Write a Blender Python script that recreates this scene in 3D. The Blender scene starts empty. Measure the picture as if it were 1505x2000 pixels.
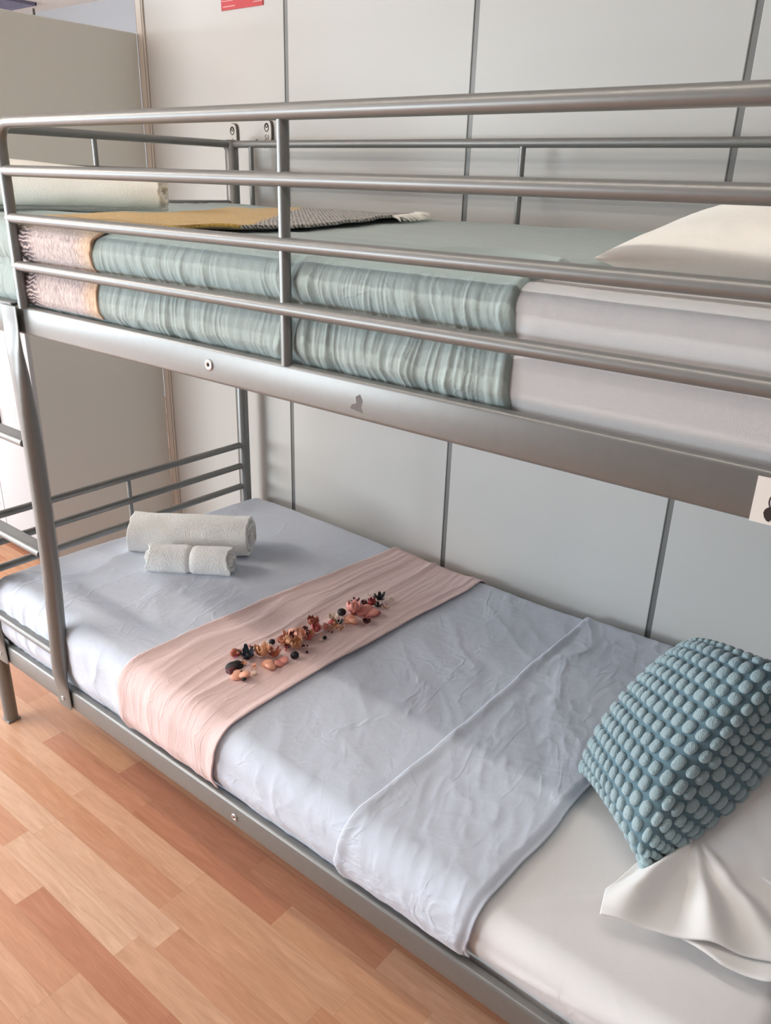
import bpy, bmesh, math, random
import numpy as np
from mathutils import Vector, Matrix, Euler

random.seed(7)
scene = bpy.context.scene
COL = scene.collection
PI = math.pi

# ------------------------------------------------------------------ materials
def lin(c):
    return tuple((x/255/12.92 if x/255 <= 0.04045 else ((x/255+0.055)/1.055)**2.4) for x in c)

def new_mat(name):
    m = bpy.data.materials.new(name); m.use_nodes = True
    nt = m.node_tree; b = nt.nodes['Principled BSDF']
    return m, nt, b

def N(nt, typ, **kw):
    n = nt.nodes.new(typ)
    for k, v in kw.items():
        if hasattr(n, k): setattr(n, k, v)
        else: n.inputs[k.replace('_', ' ')].default_value = v
    return n

def coords(nt, scale=(1, 1, 1), kind='Object'):
    tc = nt.nodes.new('ShaderNodeTexCoord'); mp = nt.nodes.new('ShaderNodeMapping')
    mp.inputs['Scale'].default_value = scale
    nt.links.new(tc.outputs[kind], mp.inputs['Vector'])
    return mp.outputs['Vector']

def noise(nt, vec, scale, detail=3, rough=0.5, dist=0.0):
    n = nt.nodes.new('ShaderNodeTexNoise')
    n.inputs['Scale'].default_value = scale; n.inputs['Detail'].default_value = detail
    n.inputs['Roughness'].default_value = rough; n.inputs['Distortion'].default_value = dist
    nt.links.new(vec, n.inputs['Vector'])
    return n.outputs['Fac']

def mixc(nt, fac, a, b):
    m = nt.nodes.new('ShaderNodeMix'); m.data_type = 'RGBA'
    for i, v in ((0, fac), (6, a), (7, b)):
        if hasattr(v, 'is_output') or isinstance(v, bpy.types.NodeSocket): nt.links.new(v, m.inputs[i])
        elif i == 0: m.inputs[0].default_value = v
        else: m.inputs[i].default_value = (*v, 1)
    return m.outputs[2]

def ramp(nt, fac, p0, p1, c0=(0, 0, 0), c1=(1, 1, 1)):
    r = nt.nodes.new('ShaderNodeValToRGB')
    r.color_ramp.elements[0].position = p0; r.color_ramp.elements[1].position = p1
    r.color_ramp.elements[0].color = (*c0, 1); r.color_ramp.elements[1].color = (*c1, 1)
    nt.links.new(fac, r.inputs['Fac'])
    return r.outputs['Color']

def bump(nt, b, h, strength, dist):
    bp = nt.nodes.new('ShaderNodeBump')
    bp.inputs['Strength'].default_value = strength; bp.inputs['Distance'].default_value = dist
    nt.links.new(h, bp.inputs['Height'])
    nt.links.new(bp.outputs['Normal'], b.inputs['Normal'])
    return bp

def math_n(nt, op, a, b=None):
    m = nt.nodes.new('ShaderNodeMath'); m.operation = op
    for i, v in enumerate((a, b)):
        if v is None: continue
        if isinstance(v, bpy.types.NodeSocket): nt.links.new(v, m.inputs[i])
        else: m.inputs[i].default_value = v
    return m.outputs[0]

def fabric(name, c, rough=0.9, sheen=0.25, crease=0.35, crease_scale=14, weave=900, weave_s=0.12, var=0.06, stretch=(1, 1, 1)):
    m, nt, b = new_mat(name)
    v = coords(nt, stretch)
    big = noise(nt, v, 5, 3)
    dark = tuple(x*(1-var) for x in lin(c)); light = tuple(min(1, x*(1+var)) for x in lin(c))
    nt.links.new(mixc(nt, big, dark, light), b.inputs['Base Color'])
    b.inputs['Roughness'].default_value = rough
    b.inputs['Sheen Weight'].default_value = sheen
    # crumple creases: soft ridges plus thin sharp crease lines
    def crease_lines(sc, dist, width):
        n1 = noise(nt, v, sc, 3, 0.5, dist)
        r1 = math_n(nt, 'ABSOLUTE', math_n(nt, 'SUBTRACT', n1, 0.5))
        mr = nt.nodes.new('ShaderNodeMapRange'); mr.interpolation_type = 'SMOOTHSTEP'
        mr.inputs[1].default_value = 0.0; mr.inputs[2].default_value = width; mr.inputs[3].default_value = 1.0; mr.inputs[4].default_value = 0.0
        nt.links.new(r1, mr.inputs[0]); return mr.outputs[0]
    mask = ramp(nt, noise(nt, v, crease_scale*0.6, 2), 0.42, 0.62)
    c1 = math_n(nt, 'MULTIPLY', crease_lines(crease_scale, 0.8, 0.05), mask)
    c2 = math_n(nt, 'MULTIPLY', crease_lines(crease_scale*2.7, 0.5, 0.09), 0.25)
    soft = noise(nt, v, crease_scale*1.3, 3, 0.55, 1.2)
    r1 = math_n(nt, 'ADD', math_n(nt, 'ADD', c1, c2), math_n(nt, 'MULTIPLY', soft, 1.2))
    w = noise(nt, v, weave, 1)
    h = math_n(nt, 'ADD', math_n(nt, 'MULTIPLY', r1, crease), math_n(nt, 'MULTIPLY', w, weave_s))
    bump(nt, b, h, 0.6, 0.004)
    return m

def simple(name, c, rough=0.5, metal=0.0, emit=0.0, spec=None, var=0.0, vscale=20):
    m, nt, b = new_mat(name)
    if var:
        n = noise(nt, coords(nt), vscale, 4)
        nt.links.new(mixc(nt, n, tuple(x*(1-var) for x in lin(c)), tuple(min(1, x*(1+var)) for x in lin(c))), b.inputs['Base Color'])
    else:
        b.inputs['Base Color'].default_value = (*lin(c), 1)
    b.inputs['Roughness'].default_value = rough
    b.inputs['Metallic'].default_value = metal
    if spec is not None: b.inputs['Specular IOR Level'].default_value = spec
    if emit:
        b.inputs['Emission Color'].default_value = (*lin(c), 1); b.inputs['Emission Strength'].default_value = emit
    return m

M = {}
def metal_mat():
    m, nt, b = new_mat('silver_painted_steel')
    v = coords(nt)
    n = noise(nt, v, 60, 3)
    nt.links.new(mixc(nt, n, lin((127, 127, 125)), lin((134, 134, 132))), b.inputs['Base Color'])
    b.inputs['Metallic'].default_value = 0.45
    b.inputs['Roughness'].default_value = 0.38
    bump(nt, b, noise(nt, v, 1500, 2), 0.05, 0.0005)
    return m
M['metal'] = metal_mat()
M['bolt'] = simple('zinc_bolt', (205, 205, 205), 0.3, 0.9)
M['bolt_dark'] = simple('bolt_socket', (45, 42, 40), 0.6, 0.3)
M['stain'] = simple('smudge_grey', (112, 108, 106), 0.75, 0.2)
M['blue'] = fabric('pale_blue_grey_cotton', (206, 213, 226), crease=0.36, crease_scale=9, stretch=(1.0, 0.55, 1))
M['white_sheet'] = fabric('white_cotton_sheet', (230, 229, 229), crease=0.12, crease_scale=6, sheen=0.15)
M['upper_sheet'] = fabric('grey_white_cotton_sheet', (204, 203, 203), crease=0.12, crease_scale=6, sheen=0.15)
M['white_case'] = fabric('white_satin_cotton', (240, 239, 238), rough=0.55, crease=0.10, crease_scale=5, sheen=0.2, weave_s=0.04)
M['cream_case'] = fabric('cream_white_cotton', (238, 234, 225), rough=0.8, crease=0.2, crease_scale=7)
M['pink'] = fabric('blush_pink_jersey', (232, 203, 199), crease=0.32, crease_scale=16, stretch=(2.2, 0.5, 0.5), sheen=0.2)
M['green'] = fabric('sage_green_cotton', (164, 179, 176), crease=0.2, crease_scale=12, sheen=0.2)
M['terry'] = fabric('white_terry', (246, 244, 240), rough=1.0, crease=0.3, crease_scale=22, weave=330, weave_s=0.9, sheen=0.4, var=0.02)
M['cream_terry'] = fabric('cream_ribbed_terry', (250, 247, 238), rough=1.0, crease=0.1, weave=350, weave_s=0.5, sheen=0.4, stretch=(1, 3, 1))
M['teal'] = fabric('teal_cotton', (104, 134, 146), rough=0.9, crease=0.1, weave=900, weave_s=0.2)
M['teal_tuft'] = fabric('pale_teal_chenille', (164, 188, 194), rough=1.0, crease=0.0, weave=520, weave_s=0.9, sheen=0.5, var=0.05)
M['wall'] = simple('satin_wall_panel', (203, 202, 198), 0.42, var=0.01, vscale=3)
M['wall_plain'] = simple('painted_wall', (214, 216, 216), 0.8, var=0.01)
M['wall_bounce_cut'] = simple('bounce_cut_grey', (128, 130, 134), 0.8, var=0.01)  # unseen right and front walls, greyed to cut bounced light
M['ceiling'] = simple('ceiling_white', (214, 213, 210), 0.9)
M['seam'] = simple('aluminium_joint', (122, 122, 120), 0.45, 0.3)
M['seam_dark'] = simple('dark_joint', (160, 155, 148), 0.7)
M['cream_trim'] = simple('cream_trim', (222, 214, 204), 0.5)
M['locker'] = simple('light_grey_enamel', (186, 187, 190), 0.42, var=0.01)
M['locker_side'] = simple('warm_grey_enamel', (218, 217, 209), 0.5)
M['black'] = simple('black_plastic', (28, 28, 32), 0.4)
M['chrome'] = simple('chrome', (200, 200, 200), 0.15, 1.0)
M['red'] = simple('red_sign', (196, 28, 36), 0.4)
M['sign_white'] = simple('sign_print', (235, 190, 190), 0.5)
M['card'] = simple('white_card', (226, 222, 216), 0.6)
M['ink'] = simple('dark_brown_ink', (48, 34, 36), 0.7)
M['ink_lilac'] = simple('lilac_ink', (212, 192, 208), 0.7)
M['plate'] = simple('pewter_plate', (205, 200, 192), 0.35, 0.35)
M['plate_side'] = simple('pewter_edge', (104, 98, 92), 0.4, 0.3)
M['plate_dark'] = simple('pewter_relief', (70, 66, 62), 0.5, 0.3)
M['lamp'] = simple('lamp_diffuser', (255, 249, 240), 0.5, emit=1.0)
M['louver'] = simple('louver_aluminium', (120, 116, 138), 0.4, 0.5)
M['slat'] = simple('slat_grey', (110, 108, 106), 0.5, 0.5)

def throw_mat():
    m, nt, b = new_mat('woven_throw')
    tc = nt.nodes.new('ShaderNodeTexCoord'); sx = nt.nodes.new('ShaderNodeSeparateXYZ')
    nt.links.new(tc.outputs['Object'], sx.inputs[0])
    v = tc.outputs['Object']
    x, y, z = sx.outputs
    # yellow heather
    n = noise(nt, v, 420, 2)
    yel = mixc(nt, ramp(nt, n, 0.35, 0.65), lin((176, 138, 62)), lin((222, 184, 98)))
    # grey-white openwork pattern
    wv = nt.nodes.new('ShaderNodeTexWave'); wv.inputs['Scale'].default_value = 55; wv.inputs['Distortion'].default_value = 6
    wv.inputs['Detail Scale'].default_value = 3; wv.bands_direction = 'DIAGONAL'; nt.links.new(v, wv.inputs['Vector'])
    n2 = noise(nt, v, 260, 2)
    lace = math_n(nt, 'MULTIPLY', math_n(nt, 'ADD', wv.outputs['Fac'], n2), 0.5)
    gry = mixc(nt, ramp(nt, lace, 0.42, 0.6), lin((72, 72, 74)), lin((186, 180, 170)))
    # lilac heather
    mp = nt.nodes.new('ShaderNodeMapping'); mp.inputs['Scale'].default_value = (1, 1, 0.25); nt.links.new(v, mp.inputs['Vector'])
    n3 = noise(nt, mp.outputs[0], 300, 3)
    lil = mixc(nt, ramp(nt, n3, 0.35, 0.65), lin((176, 160, 160)), lin((230, 212, 206)))
    # black lace stripes at the left hem
    w2 = nt.nodes.new('ShaderNodeTexWave'); w2.inputs['Scale'].default_value = 38; w2.inputs['Distortion'].default_value = 9
    w2.bands_direction = 'Z'; nt.links.new(v, w2.inputs['Vector'])
    blk = mixc(nt, ramp(nt, w2.outputs['Fac'], 0.55, 0.75), lin((84, 74, 82)), lin((214, 196, 192)))
    tan = mixc(nt, ramp(nt, n3, 0.3, 0.7), lin((194, 156, 128)), lin((238, 206, 172)))
    # side zones along x
    zl = nt.nodes.new('ShaderNodeMapRange'); zl.inputs[1].default_value = 0.500; zl.inputs[2].default_value = 0.525
    xn = math_n(nt, 'ADD', x, math_n(nt, 'MULTIPLY', noise(nt, v, 30, 2), 0.02)); nt.links.new(xn, zl.inputs[0])
    zr = nt.nodes.new('ShaderNodeMapRange'); zr.inputs[1].default_value = 0.66; zr.inputs[2].default_value = 0.71; nt.links.new(xn, zr.inputs[0])
    side = mixc(nt, zr.outputs[0], mixc(nt, zl.outputs[0], blk, lil), tan)
    # top: diagonal border between mustard and grey
    dgn = math_n(nt, 'ADD', math_n(nt, 'MULTIPLY', x, 0.80), math_n(nt, 'MULTIPLY', y, 0.60))
    dg = nt.nodes.new('ShaderNodeMapRange'); dg.inputs[1].default_value = 0.838; dg.inputs[2].default_value = 0.850; nt.links.new(dgn, dg.inputs[0])
    # pale lilac fade at the front left of the top
    pf = nt.nodes.new('ShaderNodeMapRange'); pf.inputs[1].default_value = 0.10; pf.inputs[2].default_value = 0.0; nt.links.new(y, pf.inputs[0])
    pal = mixc(nt, ramp(nt, n, 0.3, 0.7), lin((196, 168, 130)), lin((232, 208, 172)))
    top = mixc(nt, dg.outputs[0], mixc(nt, pf.outputs[0], yel, pal), gry)
    tz = nt.nodes.new('ShaderNodeMapRange'); tz.inputs[1].default_value = 1.372; tz.inputs[2].default_value = 1.392; nt.links.new(z, tz.inputs[0])
    nt.links.new(mixc(nt, tz.outputs[0], side, top), b.inputs['Base Color'])
    b.inputs['Roughness'].default_value = 1.0; b.inputs['Sheen Weight'].default_value = 0.4
    bump(nt, b, math_n(nt, 'ADD', n, n3), 0.6, 0.002)
    return m
M['throw'] = throw_mat()

def wood_mat():
    m, nt, b = new_mat('beech_laminate')
    at = nt.nodes.new('ShaderNodeAttribute'); at.attribute_name = 'tone'
    sx = nt.nodes.new('ShaderNodeSeparateColor'); nt.links.new(at.outputs['Color'], sx.inputs[0])
    tone, seed = sx.outputs[0], sx.outputs[1]
    tc = nt.nodes.new('ShaderNodeTexCoord')
    cb = nt.nodes.new('ShaderNodeCombineXYZ'); nt.links.new(math_n(nt, 'MULTIPLY', seed, 37.0), cb.inputs[1]); nt.links.new(math_n(nt, 'MULTIPLY', seed, 11.0), cb.inputs[0])
    ad = nt.nodes.new('ShaderNodeVectorMath'); ad.operation = 'ADD'; nt.links.new(tc.outputs['Object'], ad.inputs[0]); nt.links.new(cb.outputs[0], ad.inputs[1])
    mp = nt.nodes.new('ShaderNodeMapping'); mp.inputs['Scale'].default_value = (1.6, 15, 1); nt.links.new(ad.outputs[0], mp.inputs['Vector'])
    grain = noise(nt, mp.outputs[0], 3.2, 5, 0.6, 1.6)
    mp2 = nt.nodes.new('ShaderNodeMapping'); mp2.inputs['Scale'].default_value = (8, 190, 1); nt.links.new(ad.outputs[0], mp2.inputs['Vector'])
    fine = noise(nt, mp2.outputs[0], 3, 3)
    r = nt.nodes.new('ShaderNodeValToRGB')
    els = r.color_ramp.elements
    els[0].position = 0.0; els[0].color = (*lin((172, 116, 93)), 1)
    els[1].position = 1.0; els[1].color = (*lin((219, 184, 158)), 1)
    for p, c in ((0.3, (189, 134, 107)), (0.55, (201, 153, 121)), (0.8, (211, 169, 141))):
        e = els.new(p); e.color = (*lin(c), 1)
    nt.links.new(tone, r.inputs['Fac'])
    g = ramp(nt, grain, 0.3, 0.7, (0.86, 0.81, 0.77), (1.06, 1.06, 1.06))
    f = ramp(nt, fine, 0.3, 0.7, (0.94, 0.93, 0.92), (1.03, 1.03, 1.03))
    def mul(a, c):
        k = nt.nodes.new('ShaderNodeMix'); k.data_type = 'RGBA'; k.blend_type = 'MULTIPLY'; k.inputs[0].default_value = 1
        nt.links.new(a, k.inputs[6]); nt.links.new(c, k.inputs[7]); return k.outputs[2]
    nt.links.new(mul(mul(r.outputs['Color'], g), f), b.inputs['Base Color'])
    b.inputs['Roughness'].default_value = 0.27
    b.inputs['Specular IOR Level'].default_value = 0.6
    bump(nt, b, fine, 0.08, 0.001)
    return m
M['wood'] = wood_mat()
M['groove'] = simple('floor_joint', (120, 78, 58), 0.8)

# ------------------------------------------------------------------ object helpers
def tag(o, label=None, cat=None, group=None, kind=None):
    if label: o['label'] = label
    if cat: o['category'] = cat
    if group: o['group'] = group
    if kind: o['kind'] = kind
    return o

def empty(name, loc, label, cat, group=None):
    o = bpy.data.objects.new(name, None); COL.objects.link(o); o.location = loc
    o.empty_display_size = 0.1
    return tag(o, label, cat, group)

def link(name, mesh, mats, parent=None, smooth=True):
    o = bpy.data.objects.new(name, mesh); COL.objects.link(o)
    for m in (mats if isinstance(mats, (list, tuple)) else [mats]): mesh.materials.append(m)
    if smooth: mesh.polygons.foreach_set('use_smooth', [True]*len(mesh.polygons))
    if parent is not None:
        o.parent = parent
        o.matrix_parent_inverse = Matrix.Translation(-wloc(parent))
    return o

def wloc(o):
    v = Vector(o.location)
    # parents are only ever translated
    return v if o.type == 'EMPTY' else Vector((0, 0, 0))

def from_bm(name, bm, mats, parent=None, smooth=False, angle=None):
    me = bpy.data.meshes.new(name); bm.to_mesh(me); bm.free()
    o = link(name, me, mats, parent, smooth)
    if angle is not None:
        me.polygons.foreach_set('use_smooth', [True]*len(me.polygons))
        sh = me.edges  # sharp edges by angle
        bm2 = bmesh.new(); bm2.from_mesh(me)
        for e in bm2.edges:
            if len(e.link_faces) == 2 and e.calc_face_angle(0) > angle: e.smooth = False
        bm2.to_mesh(me); bm2.free()
    return o

def add_box(bm, x0, x1, y0, y1, z0, z1, bev=0.0, seg=2, mi=0):
    vs = [bm.verts.new((x, y, z)) for x in (x0, x1) for y in (y0, y1) for z in (z0, z1)]
    idx = [(0, 1, 3, 2), (4, 6, 7, 5), (0, 4, 5, 1), (2, 3, 7, 6), (0, 2, 6, 4), (1, 5, 7, 3)]
    fs = [bm.faces.new([vs[i] for i in f]) for f in idx]
    for f in fs: f.material_index = mi
    if bev:
        es = list({e for f in fs for e in f.edges})
        r = bmesh.ops.bevel(bm, geom=es, offset=bev, segments=seg, profile=0.5, affect='EDGES', clamp_overlap=True)
        for f in r['faces']: f.material_index = mi
    return fs

def box(name, x0, x1, y0, y1, z0, z1, mat, parent=None, bev=0.0, seg=2):
    bm = bmesh.new(); add_box(bm, x0, x1, y0, y1, z0, z1, bev, seg)
    bmesh.ops.recalc_face_normals(bm, faces=bm.faces)
    return from_bm(name, bm, mat, parent, angle=0.6 if bev else None)

def frame_at(t, up=None):
    t = t.normalized()
    a = Vector((0, 0, 1)) if abs(t.z) < 0.9 else Vector((0, 1, 0))
    u = t.cross(a).normalized(); v = t.cross(u).normalized()
    return u, v

def add_tube(bm, pts, rad, n=20, caps=True, flat=None, mi=0):
    """tube along points; rad number or list; flat = list of (ru, rv) with u,v world axes x,y"""
    pts = [Vector(p) for p in pts]; rings = []
    pu = None
    for i, p in enumerate(pts):
        t = (pts[min(i+1, len(pts)-1)] - pts[max(i-1, 0)])
        if flat is not None:
            u, v = Vector((1, 0, 0)), Vector((0, 1, 0))
            ru, rv = flat[i]
        else:
            u, v = frame_at(t)
            if pu is not None:
                tn = t.normalized(); u = (pu - tn*pu.dot(tn)).normalized(); v = tn.cross(u)
            pu = u
            r = rad[i] if isinstance(rad, (list, tuple)) else rad
            ru = rv = r
        rings.append([bm.verts.new(p + u*math.cos(2*PI*k/n)*ru + v*math.sin(2*PI*k/n)*rv) for k in range(n)])
    for a, b in zip(rings, rings[1:]):
        for k in range(n):
            f = bm.faces.new((a[k], a[(k+1) % n], b[(k+1) % n], b[k])); f.material_index = mi
    if caps:
        f = bm.faces.new(rings[0][::-1]); f.material_index = mi
        f = bm.faces.new(rings[-1]); f.material_index = mi

def tube(name, pts, rad, mat, parent=None, n=20, flat=None):
    bm = bmesh.new(); add_tube(bm, pts, rad, n, flat=flat)
    bmesh.ops.recalc_face_normals(bm, faces=bm.faces)
    return from_bm(name, bm, mat, parent, angle=0.8)

def smooth_path(ctrl, corner, seg=8):
    """polyline with rounded corners of radius corner"""
    out = [Vector(ctrl[0])]
    for a, b, c in zip(ctrl, ctrl[1:], ctrl[2:]):
        a, b, c = map(Vector, (a, b, c))
        p = b + (a-b).normalized()*corner; q = b + (c-b).normalized()*corner
        for i in range(seg+1):
            t = i/seg
            out.append(p*(1-t)**2 + b*2*t*(1-t) + q*t**2)
    out.append(Vector(ctrl[-1]))
    return out

def lathe_bm(bm, prof, origin, axis, n=28, mi=0):
    axis = Vector(axis).normalized(); u, v = frame_at(axis); o = Vector(origin); rings = []
    for r, h in prof:
        c = o + axis*h
        if r < 1e-6: rings.append([bm.verts.new(c)])
        else: rings.append([bm.verts.new(c + (u*math.cos(2*PI*k/n) + v*math.sin(2*PI*k/n))*r) for k in range(n)])
    for a, b in zip(rings, rings[1:]):
        for k in range(n):
            if len(a) == 1 and len(b) == 1: continue
            if len(a) == 1: f = bm.faces.new((a[0], b[k], b[(k+1) % n]))
            elif len(b) == 1: f = bm.faces.new((a[k], b[0], a[(k+1) % n]))
            else: f = bm.faces.new((a[k], a[(k+1) % n], b[(k+1) % n], b[k]))
            f.material_index = mi

# ------------------------------------------------------------------ numpy noise
def _hash(ix, iy, seed):
    n = (ix.astype(np.int64)*374761393 + iy.astype(np.int64)*668265263 + seed*1274126177) & 0x7fffffff
    n = ((n ^ (n >> 13))*1274126177) & 0x7fffffff
    n = (n ^ (n >> 16)) & 0x7fffffff
    return n/0x7fffffff

def vnoise(x, y, seed=0):
    x = np.asarray(x, float); y = np.asarray(y, float)
    ix = np.floor(x); iy = np.floor(y); fx = x-ix; fy = y-iy
    u = fx*fx*fx*(fx*(fx*6-15)+10); v = fy*fy*fy*(fy*(fy*6-15)+10)
    a = _hash(ix, iy, seed); b = _hash(ix+1, iy, seed); c = _hash(ix, iy+1, seed); d = _hash(ix+1, iy+1, seed)
    return a+(b-a)*u+(c-a)*v+(a-b-c+d)*u*v

def fbm(x, y, seed=0, octv=4, gain=0.5):
    s = 0; a = 1; t = 0
    for o in range(octv):
        s = s+a*vnoise(x*2**o+o*17.3, y*2**o-o*9.1, seed+o); t += a; a *= gain
    return s/t

def ridged(x, y, seed=0, octv=3, gain=0.5, p=2.0):
    s = 0; a = 1; t = 0
    for o in range(octv):
        n = 1-np.abs(2*vnoise(x*2**o+o*7.7, y*2**o+o*3.3, seed+o*5)-1)
        s = s+a*n**p; t += a; a *= gain
    return s/t

def sstep(a, b, x):
    t = np.clip((x-a)/(b-a), 0, 1); return t*t*(3-2*t)

def grid_mesh(name, P, mats, parent=None, solid=0.0, close_u=False, caps=False, off=1.0):
    n, m = P.shape[:2]
    verts = P.reshape(-1, 3)
    ii, jj = np.meshgrid(np.arange(n-1), np.arange(m-1), indexing='ij')
    a = (ii*m+jj).ravel(); faces = np.stack([a, a+1, a+m+1, a+m], 1)
    faces = faces.tolist()
    if close_u:
        for i in range(n-1): faces.append([i*m+m-1, i*m, (i+1)*m, (i+1)*m+m-1])
    if caps:
        faces.append(list(range(m))[::-1]); faces.append([(n-1)*m+j for j in range(m)])
    me = bpy.data.meshes.new(name); me.from_pydata(verts.tolist(), [], faces); me.update()
    o = link(name, me, mats, parent)
    if solid:
        md = o.modifiers.new('thickness', 'SOLIDIFY'); md.thickness = solid; md.offset = off
    return o

# ------------------------------------------------------------------ camera
R = np.array([[0.77826264, 0.260479, -0.57136499], [0.6272917, -0.28120226, 0.72624404], [0.0285022, -0.92362112, -0.38224553]])
CAM = Vector((2.0593, -0.834, 1.4799))
cd = bpy.data.cameras.new('camera'); cam = bpy.data.objects.new('camera', cd); COL.objects.link(cam)
mw = Matrix.Identity(4)
for i in range(3):
    mw[i][0] = R[i, 0]; mw[i][1] = -R[i, 1]; mw[i][2] = -R[i, 2]; mw[i][3] = CAM[i]
cam.matrix_world = mw
cd.sensor_fit = 'HORIZONTAL'; cd.sensor_width = 36; cd.lens = 1558.26/1505*36
cd.clip_start = 0.05
scene.camera = cam

# ------------------------------------------------------------------ room
XL, XR, YF, YB, YP, ZC = -5.2, 3.4, -3.6, 2.6, 1.0, 2.485
XP = -0.437   # left end of the partition behind the bed
def S(o): o['kind'] = 'structure'; return o

# floor of individual strips with a tone attribute
def make_floor():
    w = 0.0645; y0 = 0.0055
    fixed = {  # row -> joint positions along x with tones
        1: [0.47, 0.978], 0: [0.20, 0.62, 1.12], 2: [0.47, 0.98], -1: [0.0, 0.455, 0.905, 1.36], -2: [0.06, 0.50, 0.905, 1.33],
        -3: [0.05, 0.50, 0.98], -4: [0.02, 0.48, 0.93, 1.4], -5: [0.2, 0.66, 1.12], -6: [0.1, 0.52, 0.91, 1.3], -7: [0.0, 0.45, 0.91, 1.35]}
    tone_fix = {(1, 0): .55, (1, 1): .20, (1, 2): .35, (2, 0): .75, (2, 1): .6, (0, 0): .7, (0, 1): .35, (0, 2): .25, (-1, 1): .80, (-1, 2): .75, (-1, 3): .7,
                (-2, 1): .55, (-2, 2): .50, (-2, 3): .62, (-3, 1): .9, (-3, 2): .85, (-4, 1): .5, (-4, 2): .9, (-5, 1): .78, (-6, 1): .45, (-6, 2): .5, (-7, 1): .85}
    verts = []; faces = []; cols = []
    r = int((YF-y0)/w)-1; rng = random.Random(3)
    while y0+r*w < YB:
        a = max(YF, y0+r*w+0.00012); b = min(YB, y0+(r+1)*w-0.00012)
        if b > a:
            js = list(fixed.get(r, [rng.uniform(0, 0.45)]))
            while js[0] > XL: js.insert(0, js[0]-rng.choice((0.38, 0.43, 0.47)))
            while js[-1] < XR: js.append(js[-1]+rng.choice((0.38, 0.43, 0.47)))
            first = js.index(fixed[r][0]) if r in fixed else None
            for k, (p, q) in enumerate(zip(js, js[1:])):
                p = max(p, XL); q = min(q, XR)
                if q <= p: continue
                n = len(verts)
                verts += [(p+.00015, a, 0), (q-.00015, a, 0), (q-.00015, b, 0), (p+.00015, b, 0)]
                faces.append((n, n+1, n+2, n+3))
                tn = rng.choice((.3, .45, .5, .6, .7, .75, .85, .95))
                if first is not None and (r, k-first+1) in tone_fix: tn = tone_fix[(r, k-first+1)]
                cols.append((tn, rng.random()))
        r += 1
    n = len(verts)
    verts += [(XL, YF, -.0015), (XR, YF, -.0015), (XR, YB, -.0015), (XL, YB, -.0015), (XL, YF, -.1), (XR, YF, -.1), (XR, YB, -.1), (XL, YB, -.1)]
    faces += [(n, n+1, n+2, n+3), (n+7, n+6, n+5, n+4), (n, n+4, n+5, n+1), (n+1, n+5, n+6, n+2), (n+2, n+6, n+7, n+3), (n+3, n+7, n+4, n)]
    me = bpy.data.meshes.new('floor'); me.from_pydata(verts, [], faces); me.update()
    o = link('floor', me, [M['wood'], M['groove']], None, smooth=False)
    at = me.attributes.new('tone', 'FLOAT_COLOR', 'CORNER')
    data = []
    for i, p in enumerate(me.polygons):
        if i >= len(cols): p.material_index = 1; c = (0, 0)
        else: c = cols[i]
        data += [c[0], c[1], 0, 1]*p.loop_total
    at.data.foreach_set('color', data)
    return S(o)
make_floor()
S(box('ceiling', XL, XR, YF, YB, ZC, ZC+.1, M['ceiling']))
S(box('wall_right', XR, XR+.1, YF-.1, YB+.1, 0, ZC, M['wall_bounce_cut']))
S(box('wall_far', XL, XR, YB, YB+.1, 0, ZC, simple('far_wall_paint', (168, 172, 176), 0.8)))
# partition behind the bed: panels separated by aluminium joint strips
bm = bmesh.new()
seams = [0.2065, 0.8437, 1.4902, 2.135, 2.78]
edges = [XP] + seams + [XR]
for a, b in zip(edges, edges[1:]):
    add_box(bm, a+(0.0075 if a != XP else 0), b-(0.0075 if b != XR else 0), YP, YP+.075, 0, ZC, 0.0012, 1)
add_box(bm, XP+.002, XR, YP+.004, YP+.07, 0, ZC)
bmesh.ops.recalc_face_normals(bm, faces=bm.faces)
S(from_bm('wall_back', bm, M['wall']))
for i, x in enumerate(seams):
    bm = bmesh.new()
    add_box(bm, x-.0074, x+.0074, YP+.0012, YP+.004, 0, ZC)
    add_box(bm, x-.0074, x-.0060, YP-.0004, YP+.002, 0, ZC, .0002, 1)
    S(from_bm('trim_%d' % (i+1), bm, M['seam']))
# cream end profile with two fine dark lines
bm = bmesh.new()
add_box(bm, XP-.040, XP-.003, YP-.004, YP+.079, 0, ZC, .001, 1, 0)
add_box(bm, XP-.003, XP, YP+.0, YP+.075, 0, ZC, 0, 1, 1)
add_box(bm, XP-.012, XP-.009, YP-.0048, YP-.0038, 0, ZC, 0, 1, 1)
add_box(bm, XP-.044, XP-.040, YP-.002, YP+.075, 0, ZC, 0, 1, 1)
bmesh.ops.recalc_face_normals(bm, faces=bm.faces)
S(from_bm('trim_6', bm, [M['cream_trim'], M['seam_dark']]))

# front wall, out of view, with a window added for frontal fill light
FX0, FX1 = -2.7, -0.7
bm = bmesh.new()
add_box(bm, XL-.1, FX0, YF-.1, YF, 0, ZC); add_box(bm, FX1, XR+.1, YF-.1, YF, 0, ZC)
add_box(bm, FX0, FX1, YF-.1, YF, 0, .4); add_box(bm, FX0, FX1, YF-.1, YF, 1.5, ZC)
S(from_bm('wall_front', bm, M['wall_bounce_cut']))
bm = bmesh.new()
for a, b in ((FX0, FX0+.06), (FX1-.06, FX1), (-1.74, -1.66)): add_box(bm, a, b, YF-.08, YF-.02, .4, 1.5)
for a, b in ((.4, .46), (1.44, 1.5)): add_box(bm, FX0, FX1, YF-.08, YF-.02, a, b)
w2 = S(from_bm('added_window', bm, M['card']))
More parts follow.
